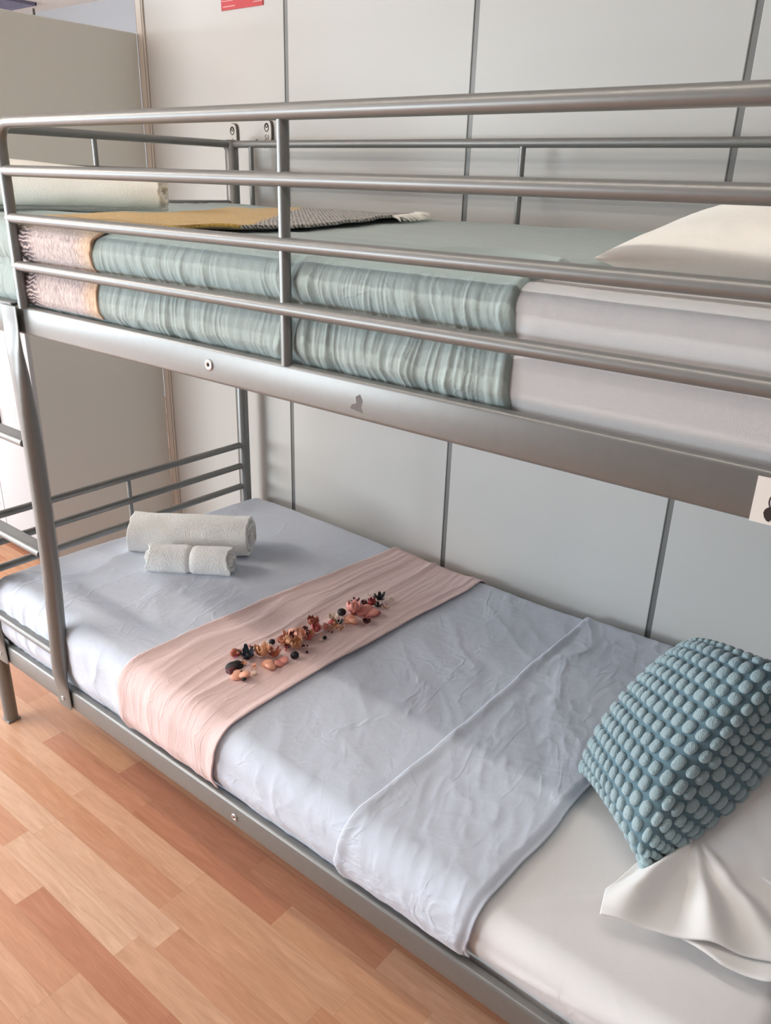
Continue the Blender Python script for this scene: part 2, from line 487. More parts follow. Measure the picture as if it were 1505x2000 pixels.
# left wall with a window opening
WY0, WY1, WZ0, WZ1 = -3.4, -0.55, 0.55, 2.2
bm = bmesh.new()
add_box(bm, XL-.1, XL, YF, WY0, 0, ZC); add_box(bm, XL-.1, XL, WY1, YB+.1, 0, ZC)
add_box(bm, XL-.1, XL, WY0, WY1, 0, WZ0); add_box(bm, XL-.1, XL, WY0, WY1, WZ1, ZC)
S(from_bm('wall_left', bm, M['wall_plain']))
gm, gnt, gb = new_mat('window_glass')
gb.inputs['Transmission Weight'].default_value = 1; gb.inputs['Roughness'].default_value = 0; gb.inputs['IOR'].default_value = 1.02
bm = bmesh.new()
for a, b in ((WY0, WY0+.06), (WY1-.06, WY1), ((WY0+WY1)/2-.04, (WY0+WY1)/2+.04)): add_box(bm, XL-.08, XL-.02, a, b, WZ0, WZ1)
for a, b in ((WZ0, WZ0+.06), (WZ1-.06, WZ1)): add_box(bm, XL-.08, XL-.02, WY0, WY1, a, b)
w1 = S(from_bm('window_1', bm, M['card']))
box('pane', FX0+.05, FX1-.05, YF-.052, YF-.048, .45, 1.45, gm, w2)
box('pane', XL-.052, XL-.048, WY0+.05, WY1-.05, WZ0+.05, WZ1-.05, gm, w1)

# ------------------------------------------------------------------ lights
world = bpy.data.worlds.new('world'); scene.world = world; world.use_nodes = True
bg = world.node_tree.nodes['Background']
sky = world.node_tree.nodes.new('ShaderNodeTexSky'); sky.sky_type = 'NISHITA'; sky.sun_disc = False; sky.sun_elevation = 0.7
world.node_tree.links.new(sky.outputs[0], bg.inputs[0]); bg.inputs[1].default_value = 0.35

def area(name, loc, rot, sx, sy, power, color):
    l = bpy.data.lights.new(name, 'AREA'); l.shape = 'RECTANGLE'; l.size = sx; l.size_y = sy; l.energy = power; l.color = color
    o = bpy.data.objects.new(name, l); COL.objects.link(o); o.location = loc; o.rotation_euler = rot
    return o
area('daylight_area', (XL+.03, (WY0+WY1)/2, (WZ0+WZ1)/2), (PI/2, 0, -PI/2), WY1-WY0-.1, WZ1-WZ0-.1, 350, (0.80, 0.905, 1.0))
area('daylight_area', ((FX0+FX1)/2, YF+.03, .95), (PI/2, 0, 0), FX1-FX0-.1, 1.0, 165, (0.84, 0.93, 1.0))  # fill light added at the front wall opening

LAMP_E = 40.0
M['lamp'].node_tree.nodes['Principled BSDF'].inputs['Emission Strength'].default_value = LAMP_E
lampmat2 = simple('far_lamp_diffuser', (245, 248, 255), 0.5, emit=1.6)

M['fill_wide'] = simple('wide_fill_emitter', (255, 247, 236), 0.5, emit=46)  # glow of the added fill light
def ceiling_lamp(x0, x1, y0, y1, label, louver=False, mat=None):
    root = empty('ceiling_light', ((x0+x1)/2, (y0+y1)/2, ZC), label, 'ceiling light')
    bm = bmesh.new()
    t = .008
    zb = ZC-(.018 if louver else .03)
    add_box(bm, x0, x1, y0, y0+t, zb, ZC-.001); add_box(bm, x0, x1, y1-t, y1, zb, ZC-.001)
    add_box(bm, x0, x0+t, y0, y1, zb, ZC-.001); add_box(bm, x1-t, x1, y0, y1, zb, ZC-.001)
    from_bm('frame', bm, M['louver'] if louver else M['card'], root)
    box('diffuser', x0+t, x1-t, y0+t, y1-t, ZC-.012, ZC-.002, mat or (lampmat2 if louver else M['lamp']), root)
    if louver:
        bm = bmesh.new(); s = 0.034
        k = x0+s
        while k < x1-.01: add_box(bm, k-.007, k+.007, y0+t, y1-t, ZC-.018, ZC-.013); k += s
        k = y0+s
        while k < y1-.01: add_box(bm, x0+t, x1-t, k-.007, k+.007, ZC-.0178, ZC-.0132); k += s
        from_bm('louver', bm, M['louver'], root)
    return root
ceiling_lamp(0.2, 2.6, -0.575, -0.505, 'long ceiling light over the room in front of the bunk')
ceiling_lamp(-2.6, -0.6, -1.40, -1.10, 'added wide fill light near the foot end of the bunk, in front of the locker', mat=M['fill_wide'])  # unseen fill light added to brighten the wall panel by the foot end
ceiling_lamp(-3.81, -3.494, 1.22, 2.418, 'louvred ceiling light at far left beyond the grey locker', True)

# ------------------------------------------------------------------ bunk bed
bed = empty('bunk_bed', (1.03, 0.47, 0), 'silver grey tubular steel bunk bed with ladder and guard rails', 'bunk bed')
XA, XB = 0.0365, 2.078
YA, YBK = 0.004, 0.9317
ZG = [1.5626, 1.4791, 1.3943, 1.3051]
m = M['metal']
def foot_cap(x, y): pass
for (x, y, zt, r) in ((XA, YA, 1.571, .019), (XA, YBK, 1.583, .020), (XB, YA, 1.571, .019), (XB, YBK, 1.583, .020)):
    p = tube('post', [(x, y, 0.004), (x, y, 0.02), (x, y, zt-.004), (x, y, zt)], [r, r, r, r*.85], m, bed, 24)
    box('foot_cap', x-.0195, x+.0195, y-.0195, y+.0195, 0, 0.008, m, p, .004)
# side rails
def side_rail(z0, z1, y0, y1, x0, x1):
    o = box('side_rail', x0, x1, y0, y1, z0, z1, m, bed, .006, 3)
    return o
def bolt(x, y, z, parent, r=.0095, d=-1):
    bm = bmesh.new()
    lathe_bm(bm, [(0, .0), (r, 0), (r, .0012), (r*.85, .0024), (r*.36, .0024), (r*.33, .0012), (0, .0012)], (x, y, z), (0, d, 0), 24)
    for f in bm.faces:
        c = f.calc_center_median()
        if (c-Vector((x, c.y, z))).length < r*.3: f.material_index = 1
    bmesh.ops.recalc_face_normals(bm, faces=bm.faces)
    return from_bm('bolt', bm, [M['bolt'], M['bolt_dark']], parent, True)
ur = side_rail(1.167, 1.2245, -.002, .018, XA+.012, XB-.012)
lr = side_rail(.221, .2785, -.002, .018, XA+.012, XB-.012)
side_rail(1.167, 1.2245, .93, .950, XA+.012, XB-.012)
side_rail(.221, .2785, .93, .950, XA+.012, XB-.012)
b1 = bolt(1.03, -.002, 1.196, ur); b1['label'] = 'bright zinc bolt head'
bolt(1.03, -.002, .2475, lr, .0085)
# smudge on the rail
bm = bmesh.new(); rs = random.Random(5)
pts = [(0.008, .013), (.013, .004), (.010, -.006), (.014, -.013), (.004, -.012), (-.010, -.010), (-.007, -.004), (.002, -.001), (.0, .008)]
vs = [bm.verts.new((1.345+a, -.00225, 1.192+b)) for a, b in pts]; bm.faces.new(vs[::-1])
o = from_bm('smudge', bm, M['stain'], ur); o['label'] = 'darker grey scuff mark'
# mattress bases
for z in (1.182, .236):
    bm = bmesh.new()
    for k in range(14):
        x = .12+k*.137
        add_box(bm, x-.02, x+.02, .02, .93, z-.006, z+.006, .003, 1)
    from_bm('slat_base', bm, M['slat'], bed)
    for x in (XA, XB): box('end_rail', x-.012, x+.012, .02, .915, z-.015, z+.04, m, bed, .005)
# end frames: three rails in the lower bed, rails in the upper bed
for x in (XA, XB):
    for z in (.627, .552, .477, .402): tube('end_bar', [(x, .012, z), (x, .925, z)], .0105, m, bed, 16)
    tube('end_upright', [(x, .467, .627), (x, .467, .402)], .0065, m, bed, 12)
    for z in (1.571, 1.487, 1.404): tube('end_bar', [(x, .008, z), (x, .925, z)], .0105, m, bed, 16)
    tube('end_upright', [(x, .467, 1.571), (x, .467, 1.23)], .0065, m, bed, 12)
# rear guard
for z in (1.571, 1.487): tube('guard_bar', [(XA+.01, YBK, z), (XB-.01, YBK, z)], .0102, m, bed, 16)
for x in (.123, 1.039, 1.935): tube('guard_upright', [(x, YBK, 1.568), (x, YBK, 1.20)], .0072, m, bed, 12)
# front guard rail: curved outer tube and three inner bars
gpath = [(.4531, 0, 1.222)] + [tuple(p) for p in smooth_path([(.4531, 0, 1.24), (.4531, 0, ZG[0]), (XB-.01, 0, ZG[0])], .045, 10)]
bmg = bmesh.new()
add_tube(bmg, [Vector((.4531, 0, 1.222))]+[Vector(p) for p in gpath[1:]], .0108, 20)
bmesh.ops.recalc_face_normals(bmg, faces=bmg.faces)
g = from_bm('guard_frame', bmg, m, bed, angle=0.8)
for z in ZG[1:]: tube('guard_bar', [(.447, -.001, z), (XB-.01, -.001, z)], .0100, m, bed, 20)
for x in (1.2047, 1.93): tube('guard_upright', [(x, .003, ZG[0]-.004), (x, .003, 1.222)], .0085, m, bed, 16)
# ladder
lad = 'ladder'
bm = bmesh.new()
add_box(bm, .045, .4165, -.0085, -.0025, 1.165, 1.228, .0025, 2)
add_box(bm, .045, .4165, -.0085, .022, 1.2255, 1.2295, .0015, 1)
bmesh.ops.recalc_face_normals(bm, faces=bm.faces)
hook = from_bm('ladder_bracket', bm, m, bed, angle=.6)
for xc, dx in ((.402, -.012), (.075, 0.0)):
    zs = [(1.225, .031, .0035, -.013), (1.19, .031, .0035, -.013), (1.168, .031, .0045, -.0135), (1.13, .029, .0095, -.013), (1.08, .0255, .0145, -.0105), (1.0, .0215, .0188, -.006), (.92, .0198, .0205, -.003),
          (.75, .0198, .0205, -.003), (.60, .0198, .0205, -.003), (.42, .0198, .0205, -.004), (.36, .021, .019, -.006), (.32, .025, .014, -.009), (.292, .030, .008, -.0085),
          (.275, .031, .0045, -.0075), (.25, .031, .0038, -.0065), (.222, .031, .0035, -.006)]
    pts, fl = [], []
    for z, rx, ry, y in zs:
        t = np.interp(z, [.24, .32, .6, .9, 1.1, 1.2], [dx, dx*.9, 0, 0, 0, 0])+(.012 if dx else 0)*np.interp(z, [.95, 1.08], [0, 1])
        pts.append((xc+t+(.012 if dx else 0)*np.interp(z, [.35, .7, .95, 1.15], [0, 1, 1, 0]), y, z)); fl.append((rx, ry))
    # densify
    P2, F2 = [], []
    for i in range(len(pts)-1):
        for k in range(4):
            t = k/4; P2.append(Vector(pts[i]).lerp(Vector(pts[i+1]), t)); F2.append((fl[i][0]*(1-t)+fl[i+1][0]*t, fl[i][1]*(1-t)+fl[i+1][1]*t))
    P2.append(Vector(pts[-1])); F2.append(fl[-1])
    st = tube('ladder_stile', P2, 0, m, bed, 28, flat=F2)
    bolt(xc+dx, -.0098, .2475, st, .0062)
for z in (.925, .655, .385):
    bm = bmesh.new()
    add_tube(bm, [(.085, -.014, z), (.395, -.014, z)], .009, 16)
    add_box(bm, .085, .395, -.014, .016, z+.003, z+.0085, .002, 1)
    add_box(bm, .085, .395, .012, .016, z-.010, z+.0085, .0015, 1)
    bmesh.ops.recalc_face_normals(bm, faces=bm.faces)
    from_bm('ladder_rung', bm, m, bed, angle=.6)

# ------------------------------------------------------------------ bedding surfaces
class Pad:
    """rounded slab following a bed: cross-section path swept along x"""
    def __init__(s, T, yb, yfront, zbot_b, zbot_f, rb=.03, rf=.045, x0=0.0, x1=2.05, endr=.05, nt=170, ns=50):
        s.T, s.yb, s.yf, s.zb, s.zf, s.rb, s.rf, s.x0, s.x1, s.er = T, yb, yfront, zbot_b, zbot_f, rb, rf, x0, x1, endr
        s.nt, s.ns = nt, ns; s.zref = .37
    def path(s, x, part='all', zend=None, ns=None, nt=None):
        """x: array (n). returns Y,Z,NY,NZ,(n,m) and path length p(m) measured from the front fold: top positive, side negative"""
        nt = nt or s.nt; ns = ns or s.ns
        n = len(x); Y = []; Z = []; NY = []; NZ = []; p = []
        zend = s.zf if zend is None else zend
        Tf = s.T(x, np.full_like(x, s.yf0(x)+s.rf)); Tb = s.T(x, np.full_like(x, s.yb-s.rb))
        if part in ('all',):
            for t in np.linspace(0, 1, 8, endpoint=False):
                z = s.zb+(Tb-s.rb-s.zb)*t
                Y.append(np.full(n, s.yb)); Z.append(z); NY.append(np.ones(n)); NZ.append(np.zeros(n)); p.append(1.3-.2*t)
        if part in ('all', 'top', 'over'):
            for a in np.linspace(0, PI/2, 8, endpoint=False):
                Y.append(np.full(n, s.yb-s.rb+s.rb*math.cos(a))); Z.append(Tb-s.rb+s.rb*math.sin(a)); NY.append(np.full(n, math.cos(a))); NZ.append(np.full(n, math.sin(a))); p.append(1.05-.04*a)
        y0 = s.yf0(x)
        if part in ('all', 'top', 'over'):
            for t in np.linspace(0, 1, nt, endpoint=False):
                y = (s.yb-s.rb)*(1-t)+(y0+s.rf)*t
                Y.append(y); Z.append(s.T(x, y)); NY.append(np.zeros(n)); NZ.append(np.ones(n)); p.append(1.0*(1-t)*(s.yb-s.rb)+.045)
        for a in np.linspace(0, PI/2, 16, endpoint=False):
            Y.append(y0+s.rf-s.rf*math.sin(a)); Z.append(Tf-s.rf+s.rf*math.cos(a)); NY.append(np.full(n, -math.sin(a))); NZ.append(np.full(n, math.cos(a))); p.append(.035-a*s.rf)
        for t in np.linspace(0, 1, ns):
            z = (Tf-s.rf)*(1-t)+zend*t
            Y.append(s.side(x, z)); Z.append(z); NY.append(-np.ones(n)); NZ.append(np.zeros(n)); p.append(-.035-t*.2)
        f = lambda L: np.stack(L, 1)
        return f(Y), f(Z), f(NY), f(NZ), np.array(p)
    def yf0(s, x): return s.side(x, np.full_like(x, s.zref))
    def side(s, x, z): return s.yf(x, z)
    def surf(s, X, Y, Z, NY, NZ, off, end=True):
        d = off
        if end:
            dl = np.clip(X-s.x0, 0, s.er); dr = np.clip(s.x1-X, 0, s.er)
            ins = s.er*(1-np.sqrt(np.clip(1-((s.er-dl)/s.er)**2, 0, 1)))+s.er*(1-np.sqrt(np.clip(1-((s.er-dr)/s.er)**2, 0, 1)))
            d = d-ins
        return np.stack([X, Y+NY*d, Z+NZ*d], -1)

def xs_rounded(x0, x1, r, n):
    a = x0+r*(1-np.cos(np.linspace(0, PI/2, 12)))
    b = np.linspace(x0+r, x1-r, n)[1:-1]
    c = x1-r*(1-np.cos(np.linspace(PI/2, 0, 12)))
    return np.concatenate([a, b, c])

# ---- lower bed
def T_low(x, y):
    zf = np.interp(x, [0, .2, .43, .66, .98, 1.33, 1.6, 2.04], [.462, .462, .455, .445, .427, .410, .398, .396])+.004
    zb = np.interp(x, [0, .25, .54, .87, 1.27, 1.5, 2.04], [.432, .440, .432, .420, .424, .432, .432])
    t = sstep(.02, .8, y)
    return zf*(1-t)+zb*t+.010*np.sin(np.clip(y, 0, .95)*PI/.95)-.006
def side_low(x, z):
    y = np.where(z > .34, .004, .004)
    y = .004+.024*sstep(.335, .262, z)
    y = y+.010*sstep(.07, .0, np.abs(x-.40))*sstep(.28, .34, z)
    return y
low = Pad(T_low, .962, side_low, .27, .245, rb=.03, rf=.045, x0=.052, x1=2.058, endr=.05)

def full_pad(name, pad, off_fn, mat, label, cat, n=330, x0=None, x1=None, zend=None, caps=True, part='all', ns=None, nt=None, er=None):
    old = (pad.x0, pad.x1, pad.er)
    if er: pad.er = er
    if x0 is not None: pad.x0 = x0
    if x1 is not None: pad.x1 = x1
    x = xs_rounded(pad.x0+1e-4, pad.x1-1e-4, pad.er, n)
    Y, Z, NY, NZ, p = pad.path(x, part, zend, ns, nt)
    X = np.repeat(x[:, None], Y.shape[1], 1)
    P = pad.surf(X, Y, Z, NY, NZ, off_fn(X, Y, Z, np.repeat(p[None], len(x), 0)))
    P = P[:, ::-1]
    o = grid_mesh(name, P, mat, None, caps=caps, close_u=caps)
    pad.x0, pad.x1, pad.er = old
    return tag(o, label, cat)

def off_sheet(X, Y, Z, p):
    d = .0035*fbm(X*5, p*5, 31, 3)-.003
    # long soft tension folds running down to the front near the pillow
    d += .003*np.exp(-(((p-.10)-(X-1.68)*.9)/.018)**2)*sstep(1.62, 1.70, X)
    d += .0025*np.exp(-(((p+.06)-(X-1.75)*.35)/.02)**2)*sstep(1.6, 1.7, X)
    return d
full_pad('lower_mattress', low, off_sheet, M['white_sheet'], 'mattress in a white fitted sheet on the lower bunk', 'mattress', 260)

def off_blue(X, Y, Z, p):
    top = sstep(-.02, .05, p)
    ux = X+.25*fbm(X*3, p*3, 5, 2); uy = p+.25*fbm(X*3+9, p*3, 6, 2)
    d = .0075
    d = d+.0030*(ridged(ux*5, uy*4, 11, 3)-.4)*top+.0011*(ridged(ux*18+uy*6, uy*12-ux*4, 12, 3)-.4)
    d = d+.004*(fbm(X*4, p*3, 13, 3)-.5)
    # diagonal soft folds between runner and turned-back edge
    m1 = sstep(1.0, 1.08, X)*sstep(1.5, 1.35, X)
    d = d+.0035*(ridged((X*.7+p*.8)*9+.8*fbm(X*4, p*4, 3), (X*.8-p*.5)*2.2, 15, 2)-.4)*m1
    # puckers on the hanging side
    sd = sstep(.02, -.03, p)
    d = d+.0045*(ridged(X*11+1.2*fbm(X*3, p*6, 4), p*6+X*4, 17, 2)-.45)*sd
    lf = sstep(.34, .2, X)*sd
    d = d+.005*(ridged(X*32, p*2.5, 19, 2)-.4)*lf
    return np.maximum(d, .0035)
duv = full_pad('duvet', low, off_blue, M['blue'], 'pale blue-grey duvet over the lower bunk, folded back near the cushion', 'duvet', 430, x0=.040, x1=1.53, nt=230, ns=40)

def band(name, pad, xl, xr, off_fn, mat, parent, zend, n=90, solid=.003, part='top', ns=36, nt=170, zend_fn=None, ystart=None):
    """cloth lying over the pad between xl(p) and xr(p)"""
    xm = np.full(2, .5*(xl(0)+xr(0)))
    a = np.linspace(0, 1, n)
    Yc, Zc, NYc, NZc, p = pad.path(np.array([.8, .8]), part, zend, ns, nt)
    m_ = len(p)
    X = np.zeros((n, m_))
    for j in range(m_): X[:, j] = xl(p[j])+(xr(p[j])-xl(p[j]))*a
    Y = np.zeros_like(X); Z = np.zeros_like(X); NY = np.zeros_like(X); NZ = np.zeros_like(X)
    for i in range(n):
        # path differs slightly with x along the row, evaluate with per-column x
        y_, z_, ny_, nz_, _ = pad.path(X[i], part, zend, ns, nt)
        idx = np.arange(m_)
        Y[i] = y_[idx, idx]; Z[i] = z_[idx, idx]; NY[i] = ny_[idx, idx]; NZ[i] = nz_[idx, idx]
    A = np.repeat(a[:, None], m_, 1); Pp = np.repeat(p[None], n, 0)
    P = pad.surf(X, Y, Z, NY, NZ, off_fn(X, Y, Z, Pp, A), end=False)
    P = P[:, ::-1]
    return grid_mesh(name, P, mat, parent, solid=solid), P

# turned-back edge of the duvet
def off_fold(X, Y, Z, p, a):
    hem = np.exp(-((a-.035)/.045)**2)
    d = .0160+.0038*np.exp(-((a-.02)/.045)**2)*sstep(1.02, .9, p)*(.6+.8*fbm(p*6, a*2, 48, 2))
    ux = X+.2*fbm(X*3, p*3, 45, 2)
    d += .0050*(ridged((X*.5+p*.15)*14+1.5*fbm(X*5, p*3, 47), p*1.4+X*.5, 41, 3)-.4)
    d += .0018*(ridged(ux*20+p*8, p*20-X*9, 43, 2)-.4)
    d -= .008*sstep(.93, 1.0, a)
    return np.maximum(d, .0105)
jit = lambda p, s, k: .006*(vnoise(np.array(p*9.+s), np.array(k*1.), 3)-.5)
fold, _ = band('folded_edge', low, lambda p: np.interp(p, [-.24, -.1, 0, .4, 1], [1.322, 1.318, 1.330, 1.352, 1.345])+jit(p, 1, 1),
        lambda p: np.interp(p, [-.24, -.1, 0, .1, .4, 1], [1.600, 1.604, 1.610, 1.618, 1.630, 1.585])+jit(p, 5, 2), off_fold, M['blue'], duv, .287, n=110, solid=.003, nt=220)
fold['label'] = 'turned-back edge of the duvet, slightly lilac side showing'

# pink runner
def off_run(X, Y, Z, p, a):
    d = .0155+.004*np.exp(-((a-.0)/.05)**2)+.003*np.exp(-((a-1.)/.05)**2)
    d += .0075*(ridged(a*4.6+1.0*fbm(a*2, p*3, 51)+p*.9, p*1.1, 52, 3)-.45)*sstep(-.05, .08, p)
    sd = sstep(.03, -.04, p)
    d += .0035*(ridged(a*7+.5*fbm(a*3, p*6, 53), p*3, 54, 2)-.45)*sd
    return np.maximum(d, .0135)
run = None
runner, RP = band('bed_runner', low, lambda p: np.interp(p, [-.24, -.1, 0, .45, 1], [.652, .655, .658, .675, .702])+jit(p, 2, 5),
        lambda p: np.interp(p, [-.24, -.1, 0, .45, .9, 1], [.972, .980, .990, 1.002, 1.020, 1.020])+jit(p, 3, 6), off_run, M['pink'], None, .285, n=120, solid=.003, nt=240)
tag(runner, 'blush pink cloth runner with sewn flowers across the lower bunk', 'bed runner')
RPf = RP.reshape(-1, 3)
def on_runner(x, y):
    sel = RPf[(np.abs(RPf[:, 0]-x) < .02) & (np.abs(RPf[:, 1]-y) < .02) & (RPf[:, 2] > .41)]
    return float(sel[:, 2].max()) if len(sel) else .45

# ------------------------------------------------------------------ flowers on the runner
FC = {}
for k, c in dict(peach=(232, 168, 142), pink=(226, 150, 138), tan=(204, 146, 108), rust=(160, 82, 58), maroon=(84, 24, 30), navy=(28, 40, 54), black=(24, 16, 20),
                 red=(150, 50, 50), cream=(232, 208, 186), magenta=(190, 60, 120), rose=(188, 92, 88)).items():
    FC[k] = simple('petal_'+k, c, .62, var=.12, vscale=90)

def petal(bm, base, d, up, L, W, cup, mi=0, nu=6, nv=5):
    d = d.normalized(); s = d.cross(up).normalized(); up = s.cross(d).normalized()
    rows = []
    for i in range(nu):
        t = i/(nu-1)
        w = W*math.sin(PI*min(.97, .12+.80*t))**.7
        row = []
        for j in range(nv):
            q = (j/(nv-1)-.5)*2
            h = cup*L*(t*t*.9)+cup*W*.7*q*q*(.4+.6*t)
            row.append(bm.verts.new(base+d*(L*t*(1-.25*cup*t))+s*(q*w*.5)+up*h))
        rows.append(row)
    for a, b in zip(rows, rows[1:]):
        for j in range(nv-1):
            f = bm.faces.new((a[j], a[j+1], b[j+1], b[j])); f.material_index = mi

def flower(x, y, r, kind, c1, c2=None, n=5, rot=0.0, tilt=0.6):
    z = on_runner(x, y)+.001
    rs = random.Random(int(x*1e4+y*1e3))
    base = Vector((x, y, z+r*.12))
    bm = bmesh.new()
    name = 'flower'
    if kind == 'bead':
        bmesh.ops.create_icosphere(bm, subdivisions=3, radius=r, matrix=Matrix.Translation((x, y, z+r*.75)) @ Matrix.Diagonal((1, 1, .85, 1)))
        for v in bm.verts: v.co += v.normal*0 + Vector((0, 0, 0)) + (v.co-Vector((x, y, z+r*.75)))*.06*rs.uniform(-1, 1)
        name = 'bead'
    elif kind == 'rose':
        for k in range(n):
            a = rot+2*PI*k/n+rs.uniform(-.2, .2)
            petal(bm, base, Vector((math.cos(a), math.sin(a), .25)), Vector((0, 0, 1)), r*rs.uniform(.85, 1.1), r*1.15, rs.uniform(.45, .75))
        for k in range(3):
            a = rot+.5+2*PI*k/3
            petal(bm, base+Vector((0, 0, r*.12)), Vector((math.cos(a)*.6, math.sin(a)*.6, .9)), Vector((-math.cos(a), -math.sin(a), .4)), r*.62, r*.8, .5)
    elif kind == 'spiky':
        for k in range(n):
            a = rot+2*PI*k/n+rs.uniform(-.25, .25)
            petal(bm, base, Vector((math.cos(a), math.sin(a), rs.uniform(.15, .8))), Vector((0, 0, 1)), r*rs.uniform(.8, 1.15), r*.42, .3)
    elif kind == 'shell':      # two or three domed discs
        for k in range(n):
            a = rot+k*1.9
            c = base+Vector((math.cos(a)*r*.45*(n > 1), math.sin(a)*r*.45*(n > 1), r*.10*k))
            bmesh.ops.create_icosphere(bm, subdivisions=3, radius=r*.80, matrix=Matrix.Translation(c) @ Euler((math.sin(a)*.4, -math.cos(a)*.4, a)).to_matrix().to_4x4() @ Matrix.Diagonal((1, .78, .42, 1)))
    elif kind == 'cups':
        for k in range(n):
            a = rot+k*1.9
            petal(bm, base+Vector((math.cos(a)*r*.15, math.sin(a)*r*.15, 0)), Vector((math.cos(a), math.sin(a), .3)), Vector((0, 0, 1)), r*1.25, r*1.5, .42, nu=8, nv=7)
    elif kind == 'sprig':
        for k in range(n):
            a = rs.uniform(0, 2*PI); q = rs.uniform(0, r); b = Vector((x+q*math.cos(a), y+q*math.sin(a), z+r*.1+rs.uniform(0, r*.3)))
            bmesh.ops.create_icosphere(bm, subdivisions=1, radius=r*rs.uniform(.12, .22), matrix=Matrix.Translation(b))
            petal(bm, b, Vector((math.cos(a), math.sin(a), .5)), Vector((0, 0, 1)), r*.45, r*.22, .4, nu=4, nv=3)
    elif kind == 'feather':
        for k in range(n):
            a = rot+(k/(n-1)-.5)*1.5
            add_tube(bm, [base, base+Vector((math.cos(a)*r*.5, math.sin(a)*r*.5, r*.4)), base+Vector((math.cos(a)*r, math.sin(a)*r, r*.35))], [r*.05, r*.045, r*.02], 6)
    o = from_bm(name, bm, FC[c1], runner, True)
    if kind not in ('bead', 'feather', 'sprig'):
        md = o.modifiers.new('thickness', 'SOLIDIFY'); md.thickness = .0007; md.offset = 0
    if c2:
        bm = bmesh.new()
        bmesh.ops.create_icosphere(bm, subdivisions=2, radius=r*.2, matrix=Matrix.Translation(base+Vector((0, 0, r*.22))))
        c = from_bm('flower_center', bm, FC[c2], o, True)
    return o
def onz(px, py, z):
    r = Vector(R @ np.array([px-752.5, py-1000, 1558.26])); t = (z-CAM.z)/r.z
    return CAM+r*t
FL = [  # photo position, radius (m), kind, colours
    (461, 1296, .017, 'shell', 'black', None, 2, 2.0), (456, 1303, .014, 'shell', 'maroon', None, 2, 3.4), (484, 1279, .026, 'spiky', 'navy', 'black', 8, .3),
    (461, 1277, .009, 'sprig', 'magenta', None, 7, 0), (471, 1309, .017, 'shell', 'peach', 'black', 2, 4.4), (496, 1305, .007, 'shell', 'cream', None, 1, 1), (476, 1318, .0045, 'bead', 'black', None, 1, 0),
    (492, 1297, .011, 'sprig', 'peach', None, 7, 1), (495, 1263, .014, 'spiky', 'rust', None, 5, .8),
    (515, 1270, .024, 'feather', 'peach', None, 9, 1.2), (513, 1274, .022, 'rose', 'tan', None, 5, .2), (536, 1275, .020, 'spiky', 'rust', None, 6, .9), (528, 1288, .017, 'shell', 'peach', None, 2, 3.6), (546, 1282, .014, 'shell', 'pink', None, 2, 5.2),
    (531, 1250, .0065, 'bead', 'black', None, 1, 0), (521, 1256, .008, 'sprig', 'cream', None, 6, 0),
    (559, 1260, .011, 'sprig', 'rose', None, 8, 0), (566, 1243, .019, 'shell', 'tan', None, 2, 3.8), (578, 1229, .016, 'shell', 'peach', None, 2, 1.6), (586, 1240, .018, 'rose', 'peach', 'tan', 5, 0), (579, 1257, .018, 'rose', 'tan', None, 5, .6),
    (575, 1272, .0085, 'bead', 'black', None, 1, 0), (556, 1241, .014, 'shell', 'rust', None, 2, 2.7),
    (597, 1231, .013, 'spiky', 'maroon', 'black', 6, .2), (603, 1241, .016, 'spiky', 'rose', None, 6, .5), (612, 1213, .019, 'rose', 'rust', None, 4, .4), (618, 1225, .016, 'rose', 'rose', 'maroon', 5, .1), (594, 1250, .011, 'sprig', 'maroon', None, 6, 1),
    (634, 1236, .0045, 'bead', 'black', None, 1, 0), (627, 1238, .006, 'shell', 'cream', None, 1, 2), (634, 1221, .010, 'feather', 'pink', None, 7, 2.0),
    (650, 1202, .018, 'spiky', 'cream', 'tan', 7, .1), (663, 1209, .013, 'spiky', 'navy', 'cream', 6, .6), (667, 1189, .0095, 'bead', 'black', None, 1, 0), (655, 1220, .017, 'sprig', 'tan', None, 12, 0), (648, 1224, .010, 'sprig', 'maroon', None, 6, 0),
    (673, 1181, .009, 'feather', 'cream', None, 6, 1.4), (690, 1187, .024, 'rose', 'pink', 'red', 6, .4), (696, 1197, .020, 'feather', 'peach', None, 9, 4.6), (688, 1201, .017, 'shell', 'peach', None, 2, 3.8),
    (694, 1164, .014, 'spiky', 'maroon', None, 5, .3), (711, 1170, .010, 'rose', 'maroon', None, 4, .3), (726, 1169, .014, 'rose', 'red', 'maroon', 5, .7), (718, 1184, .022, 'shell', 'pink', None, 3, .2), (731, 1184, .012, 'shell', 'rose', None, 2, .4),
    (738, 1172, .013, 'spiky', 'navy', None, 5, .9), (742, 1158, .021, 'spiky', 'black', 'navy', 7, .5), (731, 1155, .007, 'spiky', 'maroon', None, 4, 0), (720, 1150, .009, 'sprig', 'cream', None, 6, 0), (758, 1160, .014, 'feather', 'cream', None, 8, .9), (752, 1172, .012, 'sprig', 'tan', None, 8, 0),
    (703, 1176, .004, 'bead', 'maroon', None, 1, 0), (674, 1202, .005, 'spiky', 'maroon', None, 4, 0), (599, 1263, .003, 'bead', 'maroon', None, 1, 0)]
rx = random.Random(12)
for k in range(34):
    t = rx.random(); px = 458+300*t+rx.gauss(0, 7); py = 1290-128*t+rx.gauss(0, 8)
    FL.append((px, py, rx.uniform(.005, .012), rx.choice(('shell', 'rose', 'spiky', 'sprig', 'cups')), rx.choice(('peach', 'pink', 'tan', 'rose', 'cream', 'maroon', 'rust', 'peach')), None, rx.choice((1, 2, 5)) if k % 2 else 4, rx.uniform(0, 6)))
for (px, py, r, kind, c1, c2, n, rot) in FL:
    q = onz(px, py+3, .462)
    flower(q.x, q.y, r*1.18, kind, c1, c2, n, rot)

